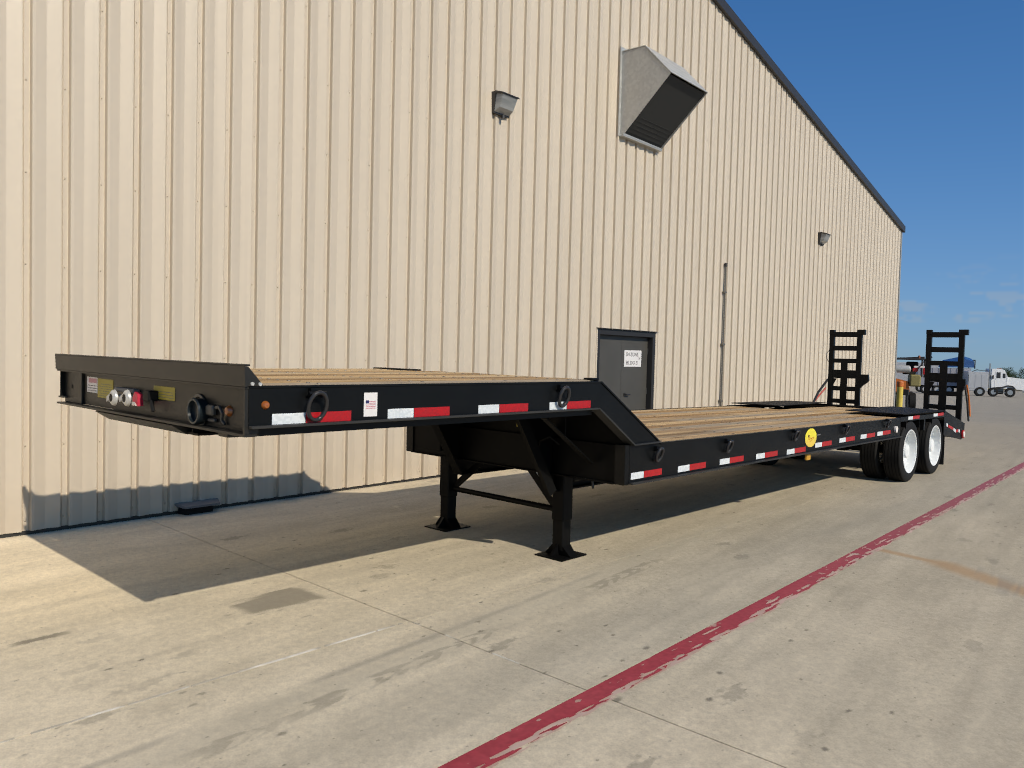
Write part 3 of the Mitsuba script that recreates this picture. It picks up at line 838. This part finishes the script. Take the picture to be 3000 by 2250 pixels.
part(tr, 'plug_box', [box(fx - .06, fx - .001, 1.10, 1.18, 1.35, 1.41, .006), tube([(fx - .04, 1.10, 1.355), (fx - .045, 1.085, 1.325), (fx - .04, 1.075, 1.295)], .011)], 'black_rough')
part(tr, 'air_bracket', [box(fx - .04, fx - .001, 1.36, 1.65, 1.382, 1.406, .004)], 'cover_grey')
soc = part(tr, 'round_socket', [lathe([(.064, 0), (.067, -.01), (.070, -.050), (.066, -.058), (.056, -.058), (.052, -.034), (1e-4, -.030)], 28, 'x').apply_translation((fx, .555, 1.333))], 'plug_blue', 30, label='round dark socket on the front channel')
part(soc, 'rim', [lathe([(.086, 0), (.090, -.006), (.088, -.012), (.074, -.012), (.072, 0)], 28, 'x').apply_translation((fx, .592, 1.332))], 'dull_steel', 30)
part(tr, 'junction_fitting', [box(fx - .03, fx - .001, .40, .475, 1.318, 1.372, .008), box(fx - .02, fx - .001, .395, .47, 1.285, 1.303, .004), tube([(fx - .014, .385, 1.362), (fx - .02, .34, 1.366), (fx - .02, .31, 1.34), (fx - .014, .325, 1.302), (fx - .01, .30, 1.283)], .009)], 'dull_steel', 40)
part(tr, 'front_marker_lamp', [lathe([(1e-4, -.022), (.018, -.019), (.026, -.008), (.029, 0), (1e-4, 0)], 16, 'x').apply_translation((fx, .272, 1.352))], 'amber_lens', 40)
part(tr, 'header_bolt', [disc((.03, -.0105, 1.50), .009, .012, n=8)], 'cast_alloy')
part(tr, 'header_bolt', [disc((.07, -.0105, 1.498), .009, .012, n=8)], 'cast_alloy')

# ---- decks: planks lying lengthwise, crowned a little toward the middle
PW = 0.1965
last = [None]


def planks(x0, x1, y0, y1, ztop, drop=0.0, gap=.012):
    n = int(round((y1 - y0) / PW))
    for i in range(n):
        a_, b_ = y0 + i * (y1 - y0) / n + gap / 2, y0 + (i + 1) * (y1 - y0) / n - gap / 2
        mid_ = ((a_ + b_) / 2 - W / 2) / (W / 2)
        z0 = ztop + random.uniform(-.003, .004) + .006 * (1 - mid_ * mid_)
        e0, e1 = random.uniform(-.004, .004), random.uniform(-.004, .004)
        c = .004
        pts = []
        for xx, dz in ((x0 + e0, 0), (x1 + e1, drop)):
            for yy, zz in ((a_, -.040), (b_, -.040), (a_, -c), (b_, -c), (a_ + c, 0), (b_ - c, 0)):
                pts.append((xx, yy, z0 + dz + zz))
        part(tr, 'deck_plank', hull(pts), random.choice([w_ for w_ in WOODS if w_ != last[0]]))
        last[0] = scene[[k for k in scene][-1]]['bsdf']['id']


planks(.085, 2.74, .032, W - .032, 1.489, .007)
planks(3.30, 9.795, .032, W - .032, zt(3.3) - .004, zt(9.795) - zt(3.3))
planks(9.80, 11.80, .82, W - .82, zt(9.8) - .004, zt(11.8) - zt(9.8))
bolt = lathe([(.011, 0), (.010, .003), (1e-4, .0045)], 8, 'z')
heads = []
for (xs_, zf) in (([.45, 1.15, 1.85, 2.5], lambda x_: 1.489 + .007 * (x_ - .085) / 2.655), ([3.75, 4.99, 6.23, 7.47, 8.71], lambda x_: zt(x_) - .004)):
    for x_ in xs_:
        for i in range(13):
            yc_ = .032 + (i + .5) * (W - .064) / 13
            q_ = (yc_ - W / 2) / (W / 2)
            for dy_ in (-.05, .05):
                heads.append(mv(bolt, x_ + random.uniform(-.008, .008), yc_ + dy_, zf(x_) + .006 * (1 - q_ * q_) + .0025))
part(tr, 'deck_bolt', heads, 'dull_steel', kind='stuff')
# steel at the gooseneck break
part(tr, 'step_plate', [box(2.745, 2.79, .031, W - .031, 1.472, 1.498, .002), hull([(2.79, .012, 1.488), (2.79, W - .012, 1.488), (3.20, .012, 1.238), (3.20, W - .012, 1.238), (2.79, .012, 1.476), (2.79, W - .012, 1.476), (3.20, .012, 1.226), (3.20, W - .012, 1.226)]), box(3.185, 3.20, .012, W - .012, .95, 1.2255)], 'frame_black')
part(tr, 'cover_strip', [box(2.70, 2.80, 2.02, 2.60, 1.4985, 1.512, .002)], B, label='thin steel strip on the far corner of the raised deck')
part(tr, 'corner_block', [box(2.70, 2.785, .02, .10, 1.4985, 1.513, .003)], B)

# ---- frame below
beam = [(.10, 1.20), (.10, 1.44), (2.80, 1.44), (3.30, .93), (11.9, .86), (13.0, .62), (13.0, .50), (11.9, .62), (9.4, .62), (8.8, .55), (3.13, .56), (2.74, 1.17), (2.0, 1.20)]
for yy in (.75, 1.85):
    k = part(tr, 'main_beam', xz(beam, yy - .006, yy + .006), 'frame_black')
    part(k, 'bottom_flange', [bar((.10, yy, 1.194), (2.0, yy, 1.194), .13, .012, (0, 0, 1)), bar((2.0, yy, 1.192), (2.74, yy, 1.164), .13, .012), bar((2.735, yy, 1.170), (3.125, yy, .556), .10, .012, (1, 0, 0)), bar((3.13, yy, .553), (8.8, yy, .543), .13, .012), bar((8.8, yy, .544), (9.4, yy, .614), .13, .012)], 'frame_black')
for xx in [.5 + .45 * i for i in range(5)]:
    part(tr, 'crossmember', [box(xx - .005, xx + .005, .08, W - .08, 1.30, 1.445), box(xx - .035, xx + .035, .12, W - .12, 1.291, 1.2995)], 'frame_black')
for xx in [3.75 + .62 * i for i in range(13)]:
    part(tr, 'crossmember', [box(xx - .005, xx + .005, .012, W - .012, zt(xx) - .17, zt(xx) - .055), box(xx - .03, xx + .03, .06, W - .06, zt(xx) - .18, zt(xx) - .1705)], 'frame_black')
part(tr, 'front_wall', [box(3.135, 3.150, .10, W - .10, .70, .99), box(3.10, 3.16, .10, W - .10, .690, .6995)], 'frame_black')
part(tr, 'storage_box', [box(2.985, 3.30, 1.95, 2.20, .765, 1.235, .006)], 'frame_black')
part(tr, 'dovetail_floor', [hull([(11.80, .013, .950), (11.80, W - .013, .950), (13.05, .013, .690), (13.05, W - .013, .690), (11.80, .013, .925), (11.80, W - .013, .925), (13.05, .013, .665), (13.05, W - .013, .665)])] + [bar((11.95 + .17 * i, .05, .926 - .0354 * i), (11.95 + .17 * i, W - .05, .926 - .0354 * i), .03, .03) for i in range(7)], 'black_rough')
part(tr, 'rear_bumper', [box(12.90, 13.04, .012, W - .012, .46, .664, .006)], 'frame_black')
for yy in (.02, .62, 1.90, 2.50):
    part(tr, 'hinge_ear', [disc((13.14, yy + .04, .63), .065, .03, n=14), box(13.04, 13.15, yy + .026, yy + .054, .57, .69)], 'frame_black')

# ---- landing gear
for yy, s in ((.70, 1), (2.10, -1)):
    lg = part(tr, 'landing_leg', [box(3.178, 3.304, yy - .063, yy + .063, .30, 1.25, .008)], 'frame_black')
    part(lg, 'inner_leg', [box(3.186, 3.296, yy - .055, yy + .055, .05, .32, .006)], 'frame_black')
    part(lg, 'foot', [hull([(3.075, yy - .145, .001), (3.405, yy - .145, .001), (3.075, yy + .145, .001), (3.405, yy + .145, .001), (3.075, yy - .145, .012), (3.405, yy - .145, .012), (3.075, yy + .145, .012), (3.405, yy + .145, .012)]),
                      hull([(3.10, yy - .012, .013), (3.38, yy - .012, .013), (3.10, yy + .012, .013), (3.38, yy + .012, .013), (3.185, yy - .012, .105), (3.297, yy - .012, .105), (3.185, yy + .012, .105), (3.297, yy + .012, .105)]),
                      hull([(3.20, yy - .135, .013), (3.285, yy - .135, .013), (3.20, yy + .135, .013), (3.285, yy + .135, .013), (3.186, yy - .054, .095), (3.296, yy - .054, .095), (3.186, yy + .054, .095), (3.296, yy + .054, .095)])], 'frame_black')
part(tr, 'leg_shaft', [tube([(3.24, .78, .38), (3.24, 2.02, .38)], .024, 10)], 'frame_black', 40)
part(tr, 'leg_brace', [bar((3.24, 2.02, .40), (3.24, 1.46, .83),   .014, .062, (0, .6, .8))], 'frame_black')
part(tr, 'leg_brace', [bar((3.24, .78, .40), (3.24, 1.22, .83), .014, .055, (0, -.6, .8))], 'frame_black')
part(tr, 'brace_plate', [box(3.228, 3.252, 1.18, 1.50, .80, .86, .003), box(3.228, 3.252, 1.28, 1.40, .86, 1.24)], 'frame_black')
part(tr, 'knee_brace', [bar((3.02, .62, .56), (2.60, .62, 1.22), .012, .085, (1, 0, .6))], 'frame_black')
part(tr, 'leg_crank', [tube([(3.24, .64, .80), (3.24, .42, .80), (3.26, .40, .60)], .011, 8)], 'steel_ring', 40)
part(tr, 'gear_box', [box(3.306, 3.41, .63, .78, .62, .86, .012)], 'frame_black')
part(tr, 'leg_decal', [hull([(3.312, .6285, .69), (3.362, .6285, .69), (3.312, .6285, .76), (3.340, .6285, .775), (3.312, .627, .69), (3.362, .627, .69)])], 'sticker_white', label='small white decal on the near landing leg')
part(tr, 'info_tag', [box(3.12, 3.134, 1.00, 1.13, 1.05, 1.085)], 'yellow_sticker')
part(tr, 'air_tank', [lathe([(1e-4, -.33), (.07, -.31), (.105, -.27), (.105, .27), (.07, .31), (1e-4, .33)], 20, 'y').apply_translation((4.6, 1.30, .66))], 'frame_black', 40)
part(tr, 'air_hose', tube([(3.0, .55, .96), (2.96, .62, 1.02), (2.93, .70, .98), (2.96, .74, .90)], .010, 7), 'frame_black', 40)
part(tr, 'slope_beam', bar((2.50, .30, 1.215), (3.08, .30, .835), .055, .010, (0, 0, 1)), 'frame_black')
part(tr, 'air_line', [tube([(3.4, .62, .83), (3.7, .66, .78), (4.5, .68, .80), (7.0, .68, .76), (9.4, .68, .68)], .012, 6)], 'black_rough', 40)

# ---- wheels
TR_, TW = .434, .255
gro = []
for k in range(5):
    yc = -.085 + k * .0425
    gro += [(TR_ - .001, yc - .006), (TR_ - .012, yc - .004), (TR_ - .012, yc + .004), (TR_ - .001, yc + .006)]
tyre_prof = [(.292, -.100), (.302, -.118), (.335, -.1275), (.375, -.1265), (.405, -.120), (.422, -.112), (.430, -.104)] + gro + [(.430, .104), (.422, .112), (.405, .120), (.375, .1265), (.335, .1275), (.302, .118), (.292, .100)]
tyre_ply = mikit.ply(lathe(tyre_prof, 64), 'rubber', 28)
# outer rim: deep dish seen from -y; inner rim faces the other way
rim_prof = [(.306, -.112), (.312, -.118), (.308, -.124), (.298, -.122), (.290, -.108), (.284, -.06), (.276, -.02), (.262, .010), (.235, .034), (.205, .044), (.150, .048), (.146, .040), (.140, .028)]
rim_ply = mikit.ply(lathe(rim_prof, 56), 'white_rim', 35)
hub_ply = mikit.ply(lathe([(.142, .045), (.138, .02), (.125, -.005), (.108, -.018), (.104, -.060), (.092, -.085), (.080, -.090), (1e-4, -.092)], 32), 'white_rim', 35)
nuts = []
for k in range(10):
    a_ = 2 * math.pi * k / 10
    nuts.append(mv(disc((0, 0, 0), .016, .05, 'y', 6), .178 * math.cos(a_), .028, .178 * math.sin(a_)))
nut_ply = mikit.ply(cat(nuts), 'white_rim', False)
barrel_ply = mikit.ply(lathe([(.30, .116), (.282, .10), (.276, -.05), (.284, -.116), (.30, -.122)], 40), 'white_rim', 35)
for ax in (10.19, 11.41):
    part(tr, 'axle', [tube([(ax, .30, .434), (ax, W - .30, .434)], .062, 14)], B, 40)
    for yy in (.95, W - .95):
        part(tr, 'suspension_hanger', [box(ax - .62, ax - .50, yy - .05, yy + .05, .42, .86), bar((ax - .58, yy, .50), (ax + .50, yy, .50), .09, .06), box(ax - .09, ax + .09, yy - .06, yy + .06, .36, .56)], B)
    for yc, flip, inner in ((.135, 0, 0), (.450, 0, 1), (W - .135, 1, 0), (W - .450, 1, 1)):
        M = T().translate([ax, yc, TR_])
        if (flip and not inner) or (inner and not flip):
            M = M @ T().rotate([0, 0, 1], 180)
        w = part(tr, 'wheel', tyre_ply, None, to_world=M, label='black tyre')
        part(w, 'rim', rim_ply if not inner else rim_ply, None, to_world=M, label='white dished rim')
        if not inner:
            part(w, 'hub', hub_ply, None, to_world=M)
            part(w, 'wheel_nut', nut_ply, None, to_world=M, kind='stuff')

# ---- ramps, stood upright at the tail
def ramp(y0, y1, out):
    X0 = 13.22
    r_ = part(tr, 'loading_ramp', [hull([(X0 + s_, yy, z) for s_ in (0, .06) for yy in (a_, a_ + .083) for z in (.60, 2.27)]) for a_ in (y0, y1 - .083)], B, label='upright black ladder ramp')
    for (za, zb2) in ((.905, .985), (1.14, 1.222), (1.375, 1.53), (1.662, 1.742), (1.893, 1.982), (2.15, 2.242)):
        part(r_, 'rung', [box(X0 + .006, X0 + .054, y0 + .0835, y1 - .0835, za, zb2, .003)], B)
    part(r_, 'centre_bar', [box(X0 - .006, X0 + .0055, (y0 + y1) / 2 - .062, (y0 + y1) / 2 + .062, .62, 1.70, .002)], B)
    part(r_, 'tip_cap', [box(X0 - .01, X0 + .07, y0 - .055, y0 + .087, 2.19, 2.285, .004), box(X0 - .01, X0 + .07, y1 - .087, y1 + .004, 2.20, 2.28, .004)], B)
    part(r_, 'gusset', [yz([(y1 - .0835, 1.37), (y1 - .0835, 1.22), (y1 - .16, 1.37)], X0 + .01, X0 + .02)], B)
    return r_


r1 = ramp(1.795, 2.385, 1)
part(r1, 'foot_bracket', [yz([(1.793, 1.46), (1.655, 1.46), (1.64, 1.35), (1.68, 1.30), (1.74, 1.26), (1.793, 1.20)], 13.215, 13.27)], B)
r2 = ramp(.105, .70, 0)
part(r2, 'foot_bracket', [yz([(.103, 1.44), (.06, 1.44), (.055, 1.35), (.085, 1.27), (.103, 1.22)], 13.215, 13.27)], B)
# assist springs with red safety cord
part(r1, 'lift_spring', [tube([(13.25, 2.40, 1.34), (13.0, 2.47, 1.10), (12.85, 2.50, .90)], .022, 8)], 'steel_ring', 40)
part(r1, 'safety_cord', [tube([(13.22, 2.42, 1.18), (13.06, 2.49, 1.02), (12.90, 2.53, .88)], .016, 6)], 'strap_red', 40)
part(r1, 'grab_loop', [tube([(13.25, 2.39, 1.90), (13.25, 2.44, 1.84), (13.25, 2.445, 1.76), (13.25, 2.40, 1.68)], .006, 6)], 'cover_grey', 40)
part(r2, 'lift_spring', [tube([(13.32, .085, 1.32), (13.36, .05, 1.05), (13.38, .02, .72)], .016, 8)], 'steel_ring', 40)
part(r2, 'safety_cord', [tube([(13.36, .066, 1.34), (13.42, .045, 1.15), (13.44, .03, .98), (13.42, .01, .80)], .015, 6)], 'orange_paint', 40)

# ------------------------------------------------------------------ behind the building
bo = thing('bollard', 'yellow steel bollard at the corner of the metal building', 'bollard')
part(bo, 'post', lathe([(.095, float(gz(26.6)) - .02), (.095, .95), (.08, 1.0), (.04, 1.03), (1e-4, 1.035)], 20, 'z').apply_translation((26.6, 5.10, 0)), 'yellow_paint', 40)
part(bo, 'sleeve', lathe([(.102, .90), (.106, .92), (.106, 1.05), (.09, 1.08), (1e-4, 1.09)], 20, 'z').apply_translation((26.6, 5.10, 0)), 'orange_paint', 40)
dp = thing('downspout', 'dark downspout at the base of the building corner', 'downspout')
PLACE = T().rotate([0, 0, 1], 1.927)
part(dp, 'pipe', [box(XR + .035, XR + .13, YW + .01, YW + .10, float(gz(26)) - .05, 1.0, .01)], 'dark_trim')
PLACE = None

# orange yard lift behind the corner
ZF = float(gz(33))


def wheel_far(parent, x, y, z, r, w, axis='y', rim='truck_silver'):
    k = part(parent, 'wheel', lathe([(r * .55, -w / 2), (r * .93, -w / 2), (r, -w * .35), (r, w * .35), (r * .93, w / 2), (r * .55, w / 2)], 24, axis).apply_translation((x, y, z)), 'rubber', 30)
    part(k, 'rim', disc((x, y, z), r * .56, w * .8, axis, 20), rim)
    return k


PLACE = T().translate([33.5, 7.0, 0]).rotate([0, 0, 1], 20).translate([-33.5, -6.2, 0])
lf = thing('yard_lift', 'orange and olive lift machine half hidden by the building corner', 'forklift')
X0 = 32.5
part(lf, 'body', [hull([(X0 + a_, y, z) for a_, y, z in ((0, 6.05, ZF + .80), (0, 6.75, ZF + .80), (0, 6.15, ZF + 1.22), (0, 6.7, ZF + 1.36), (2.0, 6.0, ZF + .6), (2.0, 6.75, ZF + .6), (1.9, 6.05, ZF + 1.2), (1.9, 6.7, ZF + 1.2))])], 'orange_paint')
part(lf, 'engine_cover', [box(X0 - .1, X0 + 1.2, 5.68, 6.08, ZF + 1.02, ZF + 1.50, .05)], 'olive_paint')
part(lf, 'overhead_guard', [tube([(X0 + a_, y, ZF + 1.4), (X0 + a_ + .1, y, ZF + 2.10)], .035) for a_ in (.1, 1.3) for y in (5.55, 6.65)] + [box(X0 + .05, X0 + 1.55, 5.48, 6.75, ZF + 2.10, ZF + 2.17, .01)], 'dark_trim')
part(lf, 'light_bar', [box(X0 - .02, X0 + .14, 5.45, 5.95, ZF + 1.78, ZF + 1.86, .01)], 'clear_lens')
part(lf, 'tail_lamp', [box(X0 - .02, X0 + .1, 5.44, 5.62, ZF + 1.52, ZF + 1.77, .01)], 'red_lens')
part(lf, 'tail_lamp', [box(X0 - .02, X0 + .1, 5.82, 5.99, ZF + 1.62, ZF + 1.77, .01)], 'red_lens')
part(lf, 'boom', [bar((X0 + .4, 6.9, ZF + 2.12), (X0 + .3, 5.55, ZF + 2.20), .09, .09), bar((X0 + .3, 5.55, ZF + 2.10), (X0 + .2, 5.30, ZF + 2.24), .07, .07)], 'dark_trim')
part(lf, 'control_panel', box(X0 + .9, X0 + 1.1, 5.8, 6.3, ZF + 1.5, ZF + 1.85, .03), 'dark_trim')
part(lf, 'beacon', [lathe([(.05, 0), (.05, .08), (.03, .12), (1e-4, .125)], 12, 'z').apply_translation((X0 + .3, 5.75, ZF + 2.17))], 'amber_lens', 40)
part(lf, 'hydraulic_hose', [tube([(X0 - .02, 5.95, ZF + 1.5), (X0 - .1, 5.8, ZF + 1.75), (X0 - .02, 5.6, ZF + 2.05)], .018, 6)], 'rubber', 40)
part(lf, 'seat', [box(X0 + .5, X0 + .7, 5.75, 6.2, ZF + 1.62, ZF + 2.03, .04)], 'black_rough')
part(lf, 'tank', [lathe([(1e-4, -.3), (.13, -.26), (.15, -.2), (.15, .2), (.13, .26), (1e-4, .3)], 16, 'y').apply_translation((X0 - .05, 6.35, ZF + 1.72))], 'cast_alloy', 40)
for xx, yy in ((X0 + .3, 5.95), (X0 + .3, 6.65), (X0 + 1.7, 5.95), (X0 + 1.7, 6.65)):
    wheel_far(lf, xx, yy, ZF + .38, .38, .26)
PLACE = None
pp = thing('steel_post', 'thin dark post on the lot between the bollard and the ramp', 'post')
part(pp, 'pole', tube([(30.0, 5.83, float(gz(30)) - .02), (30.0, 5.86, .52)], .035, 8), 'dark_trim', 40)
part(pp, 'box', box(29.95, 30.05, 5.80, 6.02, .50, .72, .01), 'dark_trim')

# far vehicles stand about ninety metres off
XF = 95.0
ZG = float(gz(XF))
PLACE = T().translate([XF, 21.0, 0]).rotate([0, 0, 1], 26).translate([-XF, -21.0, 0])
dt_ = thing('dump_trailer', 'grey dump trailer with blue tarp seen behind the near ramp', 'trailer')
part(dt_, 'body', [hull([(XF + a_, y, z) for a_ in (0, 2.5) for y, z in ((18.9, ZG + .95), (23.6, ZG + .95), (18.4, ZG + 2.95), (23.7, ZG + 2.85))])], 'trailer_grey')
part(dt_, 'rib', [box(XF - .06, XF - .005, y - .05, y + .05, ZG + 1.0, ZG + 2.9) for y in np.arange(19.2, 23.6, .6)], 'trailer_grey')
part(dt_, 'tarp', [hull([(XF + a_, y, z) for a_, u in ((-.05, 0), (1.25, .35), (2.55, 0)) for y, z in ((18.15, ZG + 3.05), (21.2, ZG + 3.0), (18.2, ZG + 3.70 + u), (19.0, ZG + 3.95 + u), (21.0, ZG + 3.45 + u))])], 'tarp_blue')
part(dt_, 'tarp_frame', [tube([(XF - .05, 18.1, ZG + 2.9), (XF - .05, 18.1, ZG + 3.85), (XF + 2.5, 18.1, ZG + 3.85), (XF + 2.5, 18.1, ZG + 2.9)], .06)], 'dark_trim')
part(dt_, 'chassis', [box(XF + .4, XF + 2.1, 18.4, 23.4, ZG + .70, ZG + .93)], 'black_rough')
for y in (22.9, 21.7, 20.5):
    wheel_far(dt_, XF + .25, y, ZG + .5, .5, .5, 'x')
part(dt_, 'landing_leg', [box(XF + .3, XF + .45, 19.2, 19.35, ZG, ZG + .75)], 'dark_trim')

PLACE = T().translate([(XF + 12), 27.0, 0]).rotate([0, 0, 1], 26).translate([-(XF + 12), -27.0, 0])
bx_ = thing('box_trailer', 'pale grey box trailer far off behind the orange lift', 'trailer')
part(bx_, 'body', box(XF + 12, XF + 14.4, 24.8, 30.4, float(gz(XF + 13)) + 1.15, float(gz(XF + 13)) + 3.75, .05), 'truck_silver')
part(bx_, 'side_rail', box(XF + 11.95, XF + 11.995, 24.8, 30.4, float(gz(XF + 13)) + 1.05, float(gz(XF + 13)) + 1.25), 'dark_trim')
for y in (25.6, 26.8):
    wheel_far(bx_, XF + 12.2, y, float(gz(XF + 12)) + .5, .5, .5, 'x')
part(bx_, 'chassis', box(XF + 12.4, XF + 14.0, 24.9, 30.2, float(gz(XF + 13)) + .75, float(gz(XF + 13)) + 1.0), 'black_rough')
part(bx_, 'landing_leg', box(XF + 12.3, XF + 12.45, 29.0, 29.15, float(gz(XF + 12)), float(gz(XF + 12)) + .8), 'dark_trim')

PLACE = T().translate([XF, 15.8, 0]).rotate([0, 0, 1], 28).translate([-XF, -15.8, 0])
tk = thing('white_truck', 'white truck with silver box body parked far off at the right edge', 'truck')
part(tk, 'box_body', [box(XF, XF + 2.3, 16.75, 18.75, ZG + .55, ZG + 2.62, .05)], 'truck_silver')
for i in range(3):
    part(tk, 'locker_door', [box(XF - .03, XF - .002, 16.85 + i * .63, 17.42 + i * .63, ZG + .8 + .0 * i, ZG + 2.3, .01)], 'truck_silver')
part(tk, 'rack', [bar((XF + .2, 18.7, ZG + 2.45), (XF + .2, 17.8, ZG + 2.85), .1, .06), bar((XF + .2, 17.8, ZG + 2.80), (XF + .2, 16.8, ZG + 2.72), .1, .06)], 'dark_trim')
part(tk, 'open_back', box(XF - .02, XF - .004, 18.42, 18.72, ZG + 1.5, ZG + 2.3), 'black_rough')
part(tk, 'cab', [hull([(XF + a_, y, z) for a_ in (.05, 2.2) for y, z in ((16.45, ZG + .9), (14.95, ZG + .9), (14.9, ZG + 2.05), (15.25, ZG + 2.88), (15.6, ZG + 2.98), (16.45, ZG + 2.98), (16.5, ZG + 2.0))])], 'truck_white')
part(tk, 'side_window', box(XF + .02, XF + .045, 15.62, 16.0, ZG + 2.0, ZG + 2.62), 'far_glass')
part(tk, 'vent_window', box(XF + .02, XF + .045, 15.15, 15.4, ZG + 2.02, ZG + 2.5), 'far_glass')
part(tk, 'hood', [hull([(XF + a_, y, z) for a_ in (.15, 2.1) for y, z in ((14.94, ZG + .95), (14.94, ZG + 2.16), (13.2, ZG + .75), (13.2, ZG + 1.95), (12.8, ZG + .75), (12.75, ZG + 1.65))])], 'truck_white')
ff = [(16.4, ZG + .7), (16.3, ZG + 1.0), (15.4, ZG + 1.1), (14.9, ZG + 1.28), (14.4, ZG + 1.2), (14.1, ZG + .85), (14.2, ZG + .82), (14.45, ZG + 1.08), (14.9, ZG + 1.14), (15.4, ZG + .95), (16.2, ZG + .82)]
part(tk, 'fender', [yz(ff, XF - .06, XF + .4)], 'dark_trim')
part(tk, 'stack', [tube([(XF + .15, 16.62, ZG + .9), (XF + .15, 16.62, ZG + 3.55)], .09)], 'chrome', 40)
part(tk, 'mirror', [box(XF - .12, XF - .02, 16.3, 16.42, ZG + 1.9, ZG + 2.3)], 'dark_trim')
part(tk, 'fuel_tank', [lathe([(1e-4, -.45), (.33, -.45), (.33, .45), (1e-4, .45)], 18, 'y').apply_translation((XF + .25, 15.75, ZG + .62))], 'plug_blue', 40)
part(tk, 'roof_light', [box(XF + .3 + .4 * i_, XF + .4 + .4 * i_, 15.45, 15.55, ZG + 2.98, ZG + 3.04) for i_ in range(4)], 'amber_lens')
part(tk, 'door_line', [box(XF + .038, XF + .049, 15.05, 15.08, ZG + 1.0, ZG + 2.6), box(XF + .038, XF + .049, 16.12, 16.15, ZG + 1.0, ZG + 2.7)], 'trailer_grey')
part(tk, 'grille', box(XF + .45, XF + 1.8, 12.70, 12.76, ZG + .85, ZG + 1.6), 'dark_trim')
part(tk, 'headlight', box(XF + .16, XF + .42, 12.70, 12.80, ZG + 1.0, ZG + 1.2), 'clear_lens')
part(tk, 'step', box(XF - .02, XF + .2, 15.1, 16.1, ZG + .42, ZG + .50), 'chrome')
part(tk, 'bumper', box(XF + .1, XF + 2.2, 12.6, 12.8, ZG + .45, ZG + .85, .03), 'chrome')
wheel_far(tk, XF + .12, 14.65, ZG + .5, .5, .3, 'x', 'chrome')
wheel_far(tk, XF + .12, 16.25, ZG + .5, .48, .4, 'x', 'chrome')
wheel_far(tk, XF + .12, 17.55, ZG + .5, .5, .5, 'x', 'chrome')

PLACE = None
yp = thing('marker_post', 'pale yellow post far off between the ramp and the white truck', 'post')
part(yp, 'post', tube([(XF - 6, 18.15, float(gz(XF - 6)) - .05), (XF - 6, 18.15, float(gz(XF - 6)) + 2.85)], .12, 10), 'yellow_paint', 40)


# distant trees
def leaf_tree(x, y, h, w, label):
    z0 = float(gz(x))
    t = thing('far_tree', label, 'tree', 'trees on the horizon')
    part(t, 'trunk', tube([(x, y, z0 - .3), (x + .1, y, z0 + h * .3), (x, y + .1, z0 + h * .6)], [.22, .17, .08], 8), 'bark', 40)
    r_ = np.random.default_rng(int(x * 13 + y * 7) % 99999)
    cl = []
    for _ in range(34):
        d = r_.normal(size=3)
        d /= np.linalg.norm(d)
        q = d * np.array([w, w, h * .36]) * r_.uniform(.35, .95) + np.array([x, y, z0 + h * .62])
        cl.append((q, r_.uniform(.10, .20) * h))
    v, f = [], []
    for q, rad in cl:
        for _ in range(200):
            d = r_.normal(size=3)
            d /= np.linalg.norm(d)
            c = q + d * rad * r_.uniform(.5, 1.0)
            a_, b_ = r_.normal(size=3), r_.normal(size=3)
            s_ = h * .017
            k = len(v)
            v += [c, c + s_ * a_, c + s_ * b_]
            f.append([k, k + 1, k + 2])
    part(t, 'crown', trimesh.Trimesh(np.array(v), np.array(f), process=False), 'leaf_far')


tl = [(205, 35.0, 5.2, 4.2), (214, 30.0, 6.0, 5.0), (220, 40.5, 4.6, 4.2), (208, 24.0, 5.6, 4.6), (230, 48.5, 4.0, 4.0)]
tlab = ['low green tree on the horizon behind the white truck, second from left', 'taller green tree on the horizon at the right edge', 'low green tree on the horizon just right of the truck cab', 'green tree on the horizon beyond the right edge of the truck', 'small green tree on the horizon nearest the blue tarp']
for (x, y, h, w), lb in zip(tl, tlab):
    leaf_tree(x, y, h, w, lb)
struct('far_field', sheet([260, 320, 500, 900, 3000], [-2000, -300, 0, 100, 300, 2000], .15), 'field')
